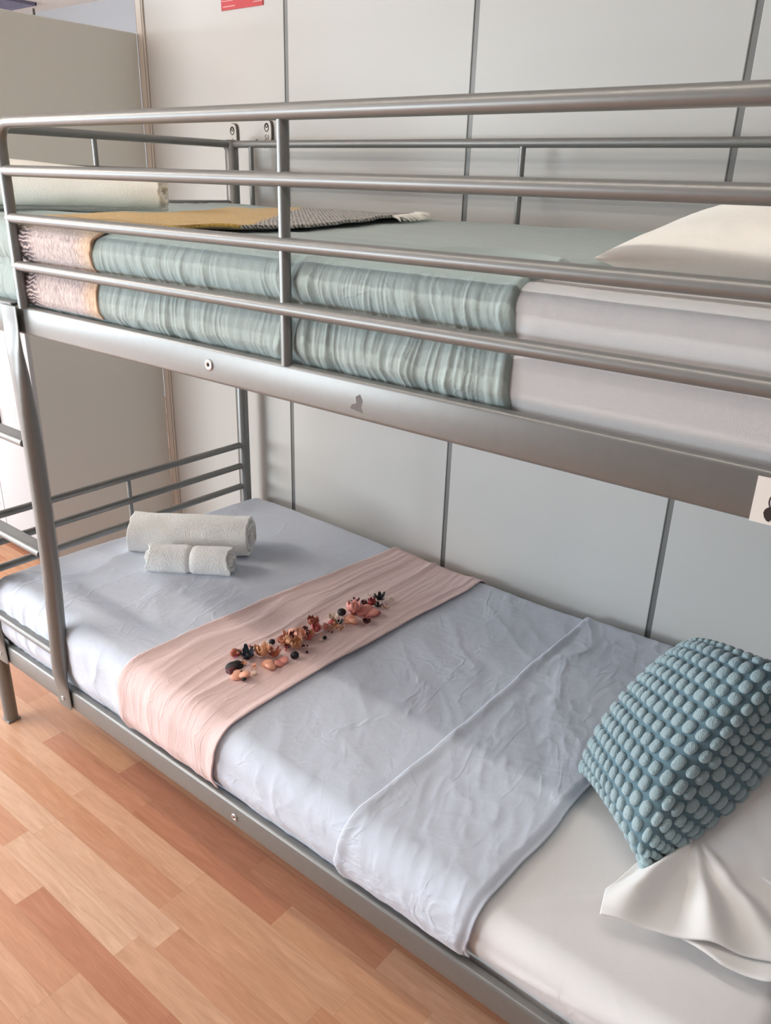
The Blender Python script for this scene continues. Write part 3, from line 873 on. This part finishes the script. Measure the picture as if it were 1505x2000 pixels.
# ------------------------------------------------------------------ rolled towels
def roll(name, p0, p1, a, b, turns, th, mat, label, cat, seed, mid=0.0, z0=None, taper=None, pull=.012, group=None, nl=110, flatten=0.0):
    """spiral roll; p0,p1 axis ends on the supporting surface (x,y,z); a half width, b half height"""
    p0 = Vector(p0); p1 = Vector(p1); ax = (p1-p0); L = ax.length; ax.normalize()
    side = ax.cross(Vector((0, 0, 1))).normalized(); up = side.cross(ax).normalized()
    nth = int(turns*56)
    th_ = np.linspace(0, turns*2*PI, nth); s = np.linspace(0, 1, nl)
    pitch = 1.0/turns
    P = np.zeros((nl, nth, 3))
    r = .10+.90*(th_/(turns*2*PI))**.9
    rr = np.random.RandomState(seed)
    for i, t in enumerate(s):
        sc = 1.0 if taper is None else np.interp(t, [0, 1], taper)
        k = 1-mid*np.exp(-((t-.52)/.035)**2)
        wob = .035*(vnoise(th_*1.3+seed, np.full_like(th_, t*6), seed)-.5)*2+.02*(vnoise(th_*3, np.full_like(th_, t*15), seed+3)-.5)
        rad = r*(k+wob)
        c, sn = np.cos(th_-PI/2), np.sin(th_-PI/2)
        u = rad*a*sc*np.sign(c)*np.abs(c)**.85; v = rad*b*sc*np.sign(sn)*np.abs(sn)**.85
        v = np.maximum(v, -b*sc*.94)
        # ragged ends: every layer pulled out a little differently
        e = pull*(vnoise(th_*.8+seed*3, np.zeros_like(th_), seed+9)-.5)*2+pull*.8*(vnoise(th_*3.1, np.zeros_like(th_), seed+11)-.5)
        e += -.010*(1-r)*(-1)
        l = t*L+e*(abs(t-.5)*2)**6*np.sign(t-.5)
        pos = np.array(p0)[None]+np.outer(l, np.array(ax))+np.outer(u, np.array(side))+np.outer(v+b*sc, np.array(up))
        P[i] = pos
    o = grid_mesh(name, P, mat, None, solid=th, off=-1.0)
    return tag(o, label, cat, group)
# large bath towel and small hand towel on the lower bunk
roll('bath_towel', (.155, .388, .451), (.425, .603, .447), .066, .053, 3.0, .012, M['terry'], 'larger rolled white towel near the foot of the lower bunk', 'towel', 3, pull=.007)
roll('hand_towel', (.308, .338, .453), (.483, .474, .449), .042, .036, 3.0, .009, M['terry'], 'smaller rolled white towel lying in front of the larger one', 'towel', 8, mid=.16, pull=.006)

# ------------------------------------------------------------------ teal cushion
def cushion():
    A = np.array([1.790, .221, .462]); B = np.array([1.612, .372, .455]); B2 = np.array([1.712, .640, .640]); A2 = np.array([1.915, .455, .760])
    nrm = np.cross(A2-A, B-A); nrm /= np.linalg.norm(nrm)
    def base(u, v):     # u: A side(-1) -> B side(+1); v bottom(-1) -> top(+1)
        s = (u+1)/2; t = (v+1)/2
        u_, v_ = u, v
        # edges drawn in between the pointed corners
        s = .5+(s-.5)*(1-.05*(1-v_**2)*np.sign(1)); t = .5+(t-.5)*(1-.05*(1-u_**2))
        s = s[..., None]; t = t[..., None]
        return (A*(1-s)+B*s)*(1-t)+(A2*(1-s)+B2*s)*t
    def surf(a, b, sgn, ex=0.0):
        u = np.sin(a*PI/2); v = np.sin(b*PI/2)
        h = np.clip((1-u**2)*(1-v**2), 0, 1)**.40
        th = (.098 if sgn > 0 else .150)
        wr = .004*(fbm(u*3+5, v*3, 77)-.5)*h
        # lift the near side edge into an arc, cushion is overstuffed
        arc = .018*np.clip(1-v**2, 0, 1)*np.clip(-u, 0, 1)**2
        P = base(u, v)+nrm*((h*th+wr+ex)*sgn)[..., None]
        P[..., 2] += arc
        side = (A-B)/np.linalg.norm(A-B)
        bul = .028*np.clip(1-v**2, 0, 1)*(h)
        P = P+side*(bul*(-u))[..., None]
        upd_ = (A2-A)/np.linalg.norm(A2-A)
        P = P+upd_*(.075*h*np.clip(v, 0, 1)*(1-v**6))[..., None]
        P[..., 2] = np.maximum(P[..., 2], .449+.006*h)
        return P
    a = np.linspace(-1, 1, 70); Aa, Bb = np.meshgrid(a, a, indexing='ij')
    bm = bmesh.new(); grids = []
    F = surf(Aa, Bb, 1); G = surf(Aa, Bb, -1)
    n = 70
    vf = [[bm.verts.new(F[i, j]) for j in range(n)] for i in range(n)]
    vg = [[(vf[i][j] if i in (0, n-1) or j in (0, n-1) else bm.verts.new(G[i, j])) for j in range(n)] for i in range(n)]
    for i in range(n-1):
        for j in range(n-1):
            bm.faces.new((vf[i][j], vf[i][j+1], vf[i+1][j+1], vf[i+1][j]))
            bm.faces.new((vg[i][j], vg[i+1][j], vg[i+1][j+1], vg[i][j+1]))
    bmesh.ops.recalc_face_normals(bm, faces=bm.faces)
    cush = from_bm('throw_pillow', bm, M['teal'], None, True)
    tag(cush, 'teal blue cushion with raised pale chenille tufts leaning at the head of the lower bunk', 'cushion')
    # tufts
    bm = bmesh.new(); rs = random.Random(2)
    for sgn in (1, -1):
        tt = np.linspace(-.999, .999, 400)
        def nodes(pts, pitch):
            L = np.concatenate([[0], np.cumsum(np.linalg.norm(np.diff(pts, axis=0), axis=1))])
            k = int(L[-1]/pitch)
            return np.interp((np.arange(k)+.5)*L[-1]/k, L, tt), np.gradient(np.interp((np.arange(k)+.5)*L[-1]/k, L, tt))
        an, ad = nodes(surf(tt, np.full(400, .1), sgn), .0225); bn, bd = nodes(surf(np.full(400, .1), tt, sgn), .0265)
        for i in range(len(an)):
            for j in range(len(bn)):
                a0, b0, da, db = an[i], bn[j], ad[i], bd[j]
                aa = np.array([a0-.36*da, a0+.36*da, a0, a0, a0]); bb = np.array([b0, b0, b0-.36*db, b0+.36*db, b0])
                Q = surf(aa, bb, sgn)
                c = Vector(Q[4]); e1 = Vector(Q[1]-Q[0]); e2 = Vector(Q[3]-Q[2])
                if e1.length < .004 or e2.length < .004: continue
                nn = e1.cross(e2).normalized()
                if nn.dot(Vector(nrm)*sgn) < 0 and nn.dot(c-Vector((1.75, .45, .58))) < 0: nn = -nn
                if nn.dot(c-Vector((1.75, .45, .57))) < 0: nn = -nn
                if e1.length > .026: e1 *= .026/e1.length
                if e2.length > .030: e2 *= .030/e2.length
                x_ = e1*.53*rs.uniform(.93, 1.06); y_ = e2*.55*rs.uniform(.93, 1.06)
                h = .0075
                rings = []
                NS = 14
                for lv, (rr_, hh) in enumerate(((1.0, -.1), (1.04, .35), (.88, .75), (.55, .97))):
                    ring = []
                    for k in range(NS):
                        t = 2*PI*k/NS
                        ct, st = math.cos(t), math.sin(t)
                        ct = math.copysign(abs(ct)**.75, ct); st = math.copysign(abs(st)**.75, st)
                        jr = 1+rs.uniform(-.05, .05)
                        ring.append(bm.verts.new(c+x_*ct*rr_*jr+y_*st*rr_*jr+nn*h*(hh+rs.uniform(-.06, .06))))
                    rings.append(ring)
                top = bm.verts.new(c+nn*h)
                for p, q in zip(rings, rings[1:]):
                    for k in range(NS): bm.faces.new((p[k], p[(k+1) % NS], q[(k+1) % NS], q[k]))
                for k in range(NS): bm.faces.new((rings[-1][k], rings[-1][(k+1) % NS], top))
    bmesh.ops.recalc_face_normals(bm, faces=bm.faces)
    t = from_bm('tufting', bm, M['teal_tuft'], cush, True); t['label'] = 'raised pale teal chenille tufts'
    # seam cord round the edge
    e = np.linspace(-1, 1, 60); one = np.ones(60)
    pts = np.concatenate([surf(e, -one, 1), surf(one, e, 1), surf(-e, one, 1), surf(-one, -e, 1)])
    bm = bmesh.new(); add_tube(bm, [Vector(p) for p in pts[::2]], .0016, 8)
    from_bm('seam', bm, M['teal'], cush, True)
    for c in (A, B):
        bm = bmesh.new(); rs = random.Random(int(c[0]*100))
        for k in range(9):
            d = Vector((rs.uniform(-1, 1), rs.uniform(-1, 0.4), rs.uniform(-.2, 1))).normalized()
            bmesh.ops.create_icosphere(bm, subdivisions=2, radius=rs.uniform(.005, .008), matrix=Matrix.Translation(Vector(c)+d*.007+Vector((0, 0, .002))))
        from_bm('corner_knot', bm, M['teal_tuft'], cush, True)
cushion()

# ------------------------------------------------------------------ white pillow under / behind the cushion
def lower_pillow():
    # hem runs from (1.775,.085) to (2.03,.185); pillow body rises behind
    n, m_ = 150, 170
    a = np.linspace(0, 1, n); b = np.linspace(0, 1, m_)
    Aa, Bb = np.meshgrid(a, b, indexing='ij')
    hx = np.interp(a, [0, .35, .7, 1], [1.778, 1.868, 1.962, 2.045]); hy = np.interp(a, [0, .35, .7, 1], [.083, .117, .152, .19])
    # far edge
    fx = np.interp(a, [0, 1], [1.80, 2.04]); fy = np.full(n, .90)
    lx = np.interp(b, [0, .06, .18, 1], [0, -.014, .0, .0])
    X = hx[:, None]*(1-Bb)+fx[:, None]*Bb+lx[None]*(1-Aa)
    Y = hy[:, None]*(1-Bb)+fy[:, None]*Bb
    # body height
    bz = sstep(.14, .46, Bb)*sstep(1.0, .88, Bb)
    az = np.sin(np.clip(Aa*1.02+.06, 0, 1)*PI*.60)**.8*sstep(-.02, .22, Aa)
    Z = .452+.150*bz*az
    # fan of folds from the pinch point
    px_, py_ = 1.838, .318
    r = np.sqrt((X-px_)**2+(Y-py_)**2); th = np.arctan2(Y-py_, X-px_)
    env = np.exp(-((r-.13)/.085)**2)*sstep(.5, .3, Bb)
    folds = np.zeros_like(Z)
    for t0, w, h in ((-2.35, .20, .020), (-1.78, .13, .030), (-1.10, .16, .024), (-.62, .14, .016), (-2.9, .2, .012)):
        folds += h*np.exp(-((th-t0)/w)**2)
    Z = Z+folds*env
    Z += .010*np.exp(-((Y-hy[:, None])/.012)**2)*0
    Z += .006*(fbm(X*12, Y*12, 61, 3)-.5)*2*sstep(0, .1, Bb)
    Z = np.maximum(Z, .4525)
    Z[:, 0] -= .001
    P = np.stack([X, Y, Z], -1)
    o = grid_mesh('bed_pillow', P[:, ::-1], M['white_case'], None, solid=.0025, off=1)
    tag(o, 'white pillow with loose folded case behind the teal cushion', 'pillow')
    # lower layer of the case opening, slightly longer
    a = np.linspace(0, 1, 60); b = np.linspace(0, 1, 20)
    Aa, Bb = np.meshgrid(a, b, indexing='ij')
    hx = np.interp(a, [0, .5, 1], [1.885, 1.975, 2.05]); hy = np.interp(a, [0, .35, .7, 1], [.130, .125, .138, .165])
    X = hx[:, None]-.01*Bb; Y = hy[:, None]+.13*Bb
    Z = .4465+.003*np.sin(Aa*9)*(1-Bb)+.0*Bb
    u = grid_mesh('case_flap', np.stack([X, Y, Z], -1)[:, ::-1], M['white_case'], o, solid=.002)
    # underside of the pillow body
    bm = bmesh.new(); add_box(bm, 1.86, 2.03, .30, .86, .449, .475, .012, 2)
    from_bm('pillow_body', bm, M['white_case'], o)
lower_pillow()

# ------------------------------------------------------------------ upper bed
def T_up(x, y):
    zf = np.interp(x, [0, .3, .7, 1.2, 1.6, 2.04], [1.389, 1.387, 1.383, 1.379, 1.378, 1.378])+.003
    zb = np.interp(x, [0, .12, .5, 1.05, 1.5, 2.04], [1.414, 1.412, 1.402, 1.402, 1.398, 1.398])-.006
    t = sstep(.02, .8, y)
    return zf*(1-t)+zb*t+.004*np.sin(np.clip(y, 0, .95)*PI/.95)-.006
def side_up(x, z):
    bul = np.sin(np.clip((z-1.314)/(1.386-1.314), 0, 1)*PI)**.6+np.sin(np.clip((z-1.218)/(1.297-1.218), 0, 1)*PI)**.6
    y = .0260-.0130*bul
    y = y+.006*sstep(1.245, 1.222, z)
    y = y+.006*np.exp(-((x-1.2047)/.014)**2)
    return y
up = Pad(T_up, .915, side_up, 1.20, 1.205, rb=.03, rf=.035, x0=.055, x1=2.055, endr=.05)
up.zref = 1.345
def off_usheet(X, Y, Z, p):
    bul = np.sin(np.clip((Z-1.314)/(1.386-1.314), 0, 1)*PI)**.6+np.sin(np.clip((Z-1.218)/(1.297-1.218), 0, 1)*PI)**.6
    sd = sstep(.0, -.03, p)
    return .003*fbm(X*4, p*5, 91, 3)-.003+sd*(.009-.010*bul)*sstep(1.56, 1.60, X)-sd*.003*sstep(1.60, 1.56, X)
full_pad('upper_mattress', up, off_usheet, M['upper_sheet'], 'mattress in a white fitted sheet on the upper bunk', 'mattress', 200, ns=60)

def off_green(X, Y, Z, p):
    sd = sstep(.03, -.03, p)
    zz = Z
    # gathers: strong on the side, pinched at each rail and at the tuck
    warp = X+.004*np.sin(zz*40+X*19)+.010*(fbm(X*14, zz*14, 93, 2)-.5)
    g = ridged(warp*38, zz*4.5, 95, 2, .55, 1.6)-.45
    g2 = ridged(warp*95+3, zz*8, 97, 2, .5, 1.4)-.45
    dens = .45+.9*vnoise(X*5, np.zeros_like(X), 99)
    dens = dens*(1-.75*sstep(.085, .02, np.abs(X-1.10)))
    envz = .55+.45*np.clip(sstep(1.36, 1.315, zz)+0, 0, 1)
    envz = np.where(zz < 1.30, .55+.75*sstep(1.29, 1.225, zz), envz)
    d = .0046+sd*(.0060*g*dens*envz+.0030*g2*dens)
    d = d+sd*.004*np.exp(-((X-1.2350)/.012)**2)
    # top: broad soft folds lying along the bed
    tp = sstep(.0, .06, p)
    d = d+tp*(.007*(fbm(X*3, p*5, 101, 3)-.4)+.0055*(ridged(X*2.2+p*2.5, p*10-X*2, 103, 2)-.45))
    # curved fold near the end of the cover
    cx = 1.50-.35*(p-.05); r = np.sqrt(((X-1.43)/.16)**2+((p-.04)/.20)**2)
    d = d+tp*.011*np.exp(-((r-1)/.07)**2)*sstep(1.25, 1.36, X)
    d = d+tp*.006*np.exp(-(((p-.75)-(X-1.1)*.4)/.06)**2)*sstep(1.0, 1.3, X)
    d = d+.003*np.exp(-((X-1.575)/.008)**2)
    return np.maximum(d, .0012)
upd = full_pad('duvet', up, off_green, M['green'], 'sage green cover with gathered side on the upper bunk', 'duvet', 900, x0=.045, x1=1.578, er=.014, ns=110, nt=190)

# throw
def off_throw(X, Y, Z, p, a):
    d = .0125+.0045*(fbm(X*9, p*9, 111, 3)-.4)+.0015*(vnoise(X*60, p*60, 112)-.5)
    top = sstep(0, .08, p)
    d = d+top*(.010*(fbm(X*7, p*7, 113, 3)-.3)+.005*np.exp(-((a-1)/.06)**2))
    d = d-.0045*sstep(.02, -.05, p)
    return d
def thr_l(p): return np.interp(p, [-.24, 0, .1, .35, .6, 1], [.4220, .4240, .43, .475, .46, .38])
def thr_r(p): return np.interp(p, [-.24, -.12, -.10, -.04, .0, .03, .09, .17, .30, .55, .75, .86], [.713, .709, .700, .706, .712, .76, .87, .945, .968, .935, .885, .80])
throw, TP = band('throw_blanket', up, thr_l, thr_r, off_throw, M['throw'], None, 1.228, n=150, solid=.006, part='top', ns=60, nt=150)
tag(throw, 'woolly throw in mustard, grey pattern and lilac draped over the upper bunk', 'throw blanket')
# fringe at the far tip
bm = bmesh.new(); rs = random.Random(4)
for k in range(46):
    y = .62+.27*k/45
    x = thr_r(y)+0.0
    z = float(T_up(np.array([x]), np.array([y]))[0])+.014
    L = rs.uniform(.018, .034); dy = rs.uniform(-.012, .012)
    add_tube(bm, [(x-.012, y, z+.006), (x+L*.5, y+dy*.5, z+rs.uniform(0, .006)), (x+L, y+dy, z-.004)], [.0032, .0028, .0012], 6)
fr = from_bm('fringe', bm, M['cream_terry'], throw, True); fr['label'] = 'beige fringe'
# cream rolled blanket
roll('rolled_towel', (.030, .085, 1.398), (.415, .385, 1.409), .036, .030, 3.0, .009, M['cream_terry'], 'cream rolled towel lying across the foot of the upper bunk', 'towel', 21, taper=(1.95, 1.08), pull=.006, nl=140)

# upper pillow
def pillow(name, c, hx, hy, hz, rot, mat, label, seed, nn=90, pinch=.05):
    a = np.linspace(-1, 1, nn); Aa, Bb = np.meshgrid(a, a, indexing='ij')
    u = np.sin(Aa*PI/2); v = np.sin(Bb*PI/2)
    h = np.clip((1-u**2)*(1-v**2), 0, 1)**.5
    wr = (.10*(ridged(u*1.6+3, v*2.2, seed, 3)-.4)+.05*(fbm(u*4, v*4, seed+1)-.5))*h**.5
    # radial creases from corners
    q = np.maximum(np.abs(u), np.abs(v))
    bm = bmesh.new()
    rt = Euler(rot).to_matrix()
    def pt(i, j, s):
        x = u[i, j]*hx*(1-pinch*(1-v[i, j]**2)); y = v[i, j]*hy*(1-pinch*(1-u[i, j]**2)); z = s*hz*(h[i, j]+wr[i, j]*(1 if s > 0 else .3))
        return Vector(c)+rt @ Vector((x, y, z))
    vf = [[bm.verts.new(pt(i, j, 1)) for j in range(nn)] for i in range(nn)]
    vg = [[(vf[i][j] if i in (0, nn-1) or j in (0, nn-1) else bm.verts.new(pt(i, j, -1))) for j in range(nn)] for i in range(nn)]
    for i in range(nn-1):
        for j in range(nn-1):
            bm.faces.new((vf[i][j], vf[i][j+1], vf[i+1][j+1], vf[i+1][j]))
            bm.faces.new((vg[i][j], vg[i+1][j], vg[i+1][j+1], vg[i][j+1]))
    bmesh.ops.recalc_face_normals(bm, faces=bm.faces)
    o = from_bm(name, bm, mat, None, True)
    return tag(o, label, 'pillow')
pillow('bed_pillow', (1.842, .40, 1.420), .222, .31, .074, (0, -.07, 0.06), M['cream_case'], 'cream white pillow on the upper bunk behind the guard rail', 131)

# ------------------------------------------------------------------ locker
LX, LY1, LY0, LT, LBZ = -.4747, .992, .4822, 1.9055, .17
loc = empty('locker', (-1.0, .74, 0), 'tall light grey metal locker standing left of the bunk against the wall end', 'locker')
bm = bmesh.new(); add_box(bm, -1.50, LX, LY0+.002, LY1, LBZ, LT, .002, 1)
bmesh.ops.recalc_face_normals(bm, faces=bm.faces)
body = from_bm('body', bm, [M['locker_side']], loc)
for x in (-1.45, -.53):
    for y in (.53, .95): tube('leg', [(x, y, 0), (x, y, LBZ+.002)], .016, M['locker'], loc, 14)
box('front_frame', -1.50, LX, LY0-.012, LY0+.002, LBZ, LT, M['locker'], loc, .0015)
door = box('door', -1.04, -.505, LY0-.016, LY0-.0118, .205, 1.88, M['locker'], loc, .0015)
box('door', -1.47, -1.045, LY0-.016, LY0-.0118, .205, 1.88, M['locker'], loc, .0015)
# pressed panel line, vents and lock plate
bm = bmesh.new()
add_box(bm, -.8085, -.8065, LY0-.0168, LY0-.0155, .215, .50)
add_box(bm, -1.0, -.8065, LY0-.0168, LY0-.0155, .214, .216)
from_bm('pressed_line', bm, M['seam'], door)
bm = bmesh.new()
for k in range(9): add_box(bm, -.93, -.835, LY0-.0168, LY0-.0155, .30+k*.013, .304+k*.013)
from_bm('vent', bm, M['seam'], door)
bm = bmesh.new()
x0, x1, z0, z1 = -.790, -.722, .592, .700; t = .006
add_box(bm, x0, x1, LY0-.026, LY0-.0155, z0, z0+t); add_box(bm, x0, x1, LY0-.026, LY0-.0155, z1-t, z1)
add_box(bm, x0, x0+t, LY0-.026, LY0-.0155, z0, z1); add_box(bm, x1-t, x1, LY0-.026, LY0-.0155, z0, z1)
hd = from_bm('handle', bm, M['black'], door); hd['label'] = 'black framed latch'
bm = bmesh.new(); lathe_bm(bm, [(0, .024), (.008, .022), (.012, .014), (.012, 0)], (-.752, LY0-.0155, .618), (0, -1, 0), 20)
bmesh.ops.recalc_face_normals(bm, faces=bm.faces)
kb = from_bm('lock_knob', bm, M['chrome'], door, True)
tube('peg', [(LX-.012, .645, LT-.002), (LX-.012, .645, LT+.018)], .004, M['slat'], loc, 10)

# ------------------------------------------------------------------ wall things
def wall_hook(x, zc, w, h, label, digits):
    root = empty('wall_hook', (x, YP, zc), label, 'wall hook', 'oval metal hooks on the wall behind the bunk')
    bm = bmesh.new(); n = 40; rings = []
    for s_, y in ((1.0, 0.0), (1.0, -.007), (.90, -.0095)):
        ring = []
        for k in range(n):
            t = 2*PI*k/n
            cx = math.copysign(abs(math.cos(t))**.7, math.cos(t)); cz = math.copysign(abs(math.sin(t))**.62, math.sin(t))
            ring.append(bm.verts.new((x+cx*w/2*s_, YP+y, zc+cz*(h/2-(1-s_)*w/2))))
        rings.append(ring)
    for a, b in zip(rings, rings[1:]):
        for k in range(n):
            f = bm.faces.new((a[k], a[(k+1) % n], b[(k+1) % n], b[k])); f.material_index = 1
    bm.faces.new(rings[0][::-1]); bm.faces.new(rings[-1])
    bmesh.ops.recalc_face_normals(bm, faces=bm.faces)
    pl = from_bm('plate', bm, [M['plate'], M['plate_side']], root, angle=.5)
    # emblem ring and number in relief
    bm = bmesh.new()
    zr = zc+h*.20
    pts = [Vector((x-.002+.0085*math.cos(t), YP-.0098, zr+.011*math.sin(t))) for t in np.linspace(0, 2*PI, 22)]
    add_tube(bm, pts, .0013, 6)
    pts = [Vector((x-.002+.0045*math.cos(t), YP-.0098, zr+.004+.0045*math.sin(t))) for t in np.linspace(0, 2*PI, 16)]
    add_tube(bm, pts, .0014, 6)
    from_bm('emblem', bm, M['plate_dark'], pl)
    cu = bpy.data.curves.new('number', 'FONT'); cu.body = digits; cu.size = .020; cu.extrude = .0006; cu.align_x = 'CENTER'
    to = bpy.data.objects.new('number', cu)
    me = bpy.data.meshes.new_from_object(to); bpy.data.objects.remove(to)
    me.transform(Matrix.Translation((x-.001, YP-.0096, zc-h*.30)) @ Matrix.Rotation(PI/2, 4, 'X'))
    link('number', me, M['plate_dark'], pl, smooth=False)
    # hook arm below
    bm = bmesh.new()
    add_tube(bm, [(x, YP-.004, zc-h/2+.006), (x, YP-.020, zc-h/2-.006), (x-.012, YP-.030, zc-h/2-.004), (x-.022, YP-.034, zc-h/2+.012)], [.004, .004, .004, .0045], 10)
    bmesh.ops.recalc_face_normals(bm, faces=bm.faces)
    from_bm('hook', bm, M['plate_dark'], root, True)
wall_hook(-.022, 1.598, .036, .070, 'pewter wall hook plate directly above the rear left post', '1')
wall_hook(.131, 1.606, .038, .068, 'pewter wall hook plate right of the rear left post', '51')

sg = empty('wall_sign', (.03, YP, 2.0), 'small red sign with white print high on the wall', 'sign')
box('sign_board', -.058, .1195, YP-.003, YP, 1.934, 2.055, M['red'], sg)
bm = bmesh.new()
def bar(x0, x1, z0, z1): add_box(bm, x0, x1, YP-.0036, YP-.0029, z0, z1)
bar(-.053, -.004, 1.956, 1.9575); bar(-.053, -.0515, 1.956, 2.01); bar(-.0055, -.004, 1.956, 2.01); bar(-.053, -.004, 2.0085, 2.01)
from_bm('print_frame', bm, M['sign_white'], sg); bm = bmesh.new()
bar(-.044, -.042, 1.962, 1.985); bar(-.03, -.028, 1.962, 1.98); bar(-.044, -.02, 1.975, 1.977)
bar(.006, .030, 1.962, 1.966); bar(.036, .064, 1.962, 1.966)
# lines of tiny print
x = -.050
rs = random.Random(1)
while x < -.002:
    w = rs.uniform(.003, .007); bar(x, x+w, 1.9415, 1.9440); x += w+.0015
x = .080
while x < .112:
    w = rs.uniform(.003, .006); bar(x, x+w, 1.9440, 1.9462); x += w+.0012
from_bm('print_line', bm, M['sign_white'], sg)

# card on the upper rail with the partly visible emblem
cdx0, cdx1 = 1.8825, 1.962
card = empty('bed_card', (1.92, -.004, 1.19), 'white card with dark emblem stuck on the upper side rail', 'card')
box('card', cdx0, cdx1, -.0032, -.0024, 1.168, 1.2170, M['card'], card)
bm = bmesh.new()
cx_, cz_ = 1.909, 1.1935
def ring(cx, cz, r0, r1, y, mi, n=40):
    a = [bm.verts.new((cx+r0*math.cos(2*PI*k/n), y, cz+r0*math.sin(2*PI*k/n))) for k in range(n)]
    b = [bm.verts.new((cx+r1*math.cos(2*PI*k/n), y, cz+r1*math.sin(2*PI*k/n))) for k in range(n)]
    for k in range(n):
        f = bm.faces.new((a[k], a[(k+1) % n], b[(k+1) % n], b[k])); f.material_index = mi
ring(cx_, cz_, .0105, .0120, -.00345, 0); ring(cx_, cz_, .0070, .0105, -.00340, 1); ring(cx_, cz_, .0001, .0070, -.00345, 0)
def poly(pts, y=-.0035, mi=0):
    f = bm.faces.new([bm.verts.new((x, y, z)) for x, z in pts]); f.material_index = mi
poly([(1.8985, 1.187), (1.8955, 1.184), (1.8945, 1.180), (1.8960, 1.1755), (1.8990, 1.172), (1.9015, 1.1715), (1.9035, 1.175), (1.9040, 1.181), (1.9015, 1.1855)])
poly([(1.9195, 1.187), (1.9225, 1.184), (1.9235, 1.180), (1.9220, 1.1755), (1.9190, 1.172), (1.9165, 1.1715), (1.9145, 1.175), (1.9140, 1.181), (1.9165, 1.1855)][::-1])
poly([(1.9005, 1.203), (1.9000, 1.211), (1.9040, 1.2065)])
poly([(1.9175, 1.203), (1.9180, 1.211), (1.9140, 1.2065)])
bmesh.ops.recalc_face_normals(bm, faces=bm.faces)
from_bm('emblem', bm, [M['ink'], M['ink_lilac']], card)

# ------------------------------------------------------------------ colour management
vs = scene.view_settings
vs.view_transform = 'Standard'; vs.look = 'None'; vs.gamma = 1; vs.use_curve_mapping = False
vs.exposure = -0.34
scene.render.film_transparent = False
scene.cycles.max_bounces = 10; scene.cycles.diffuse_bounces = 6
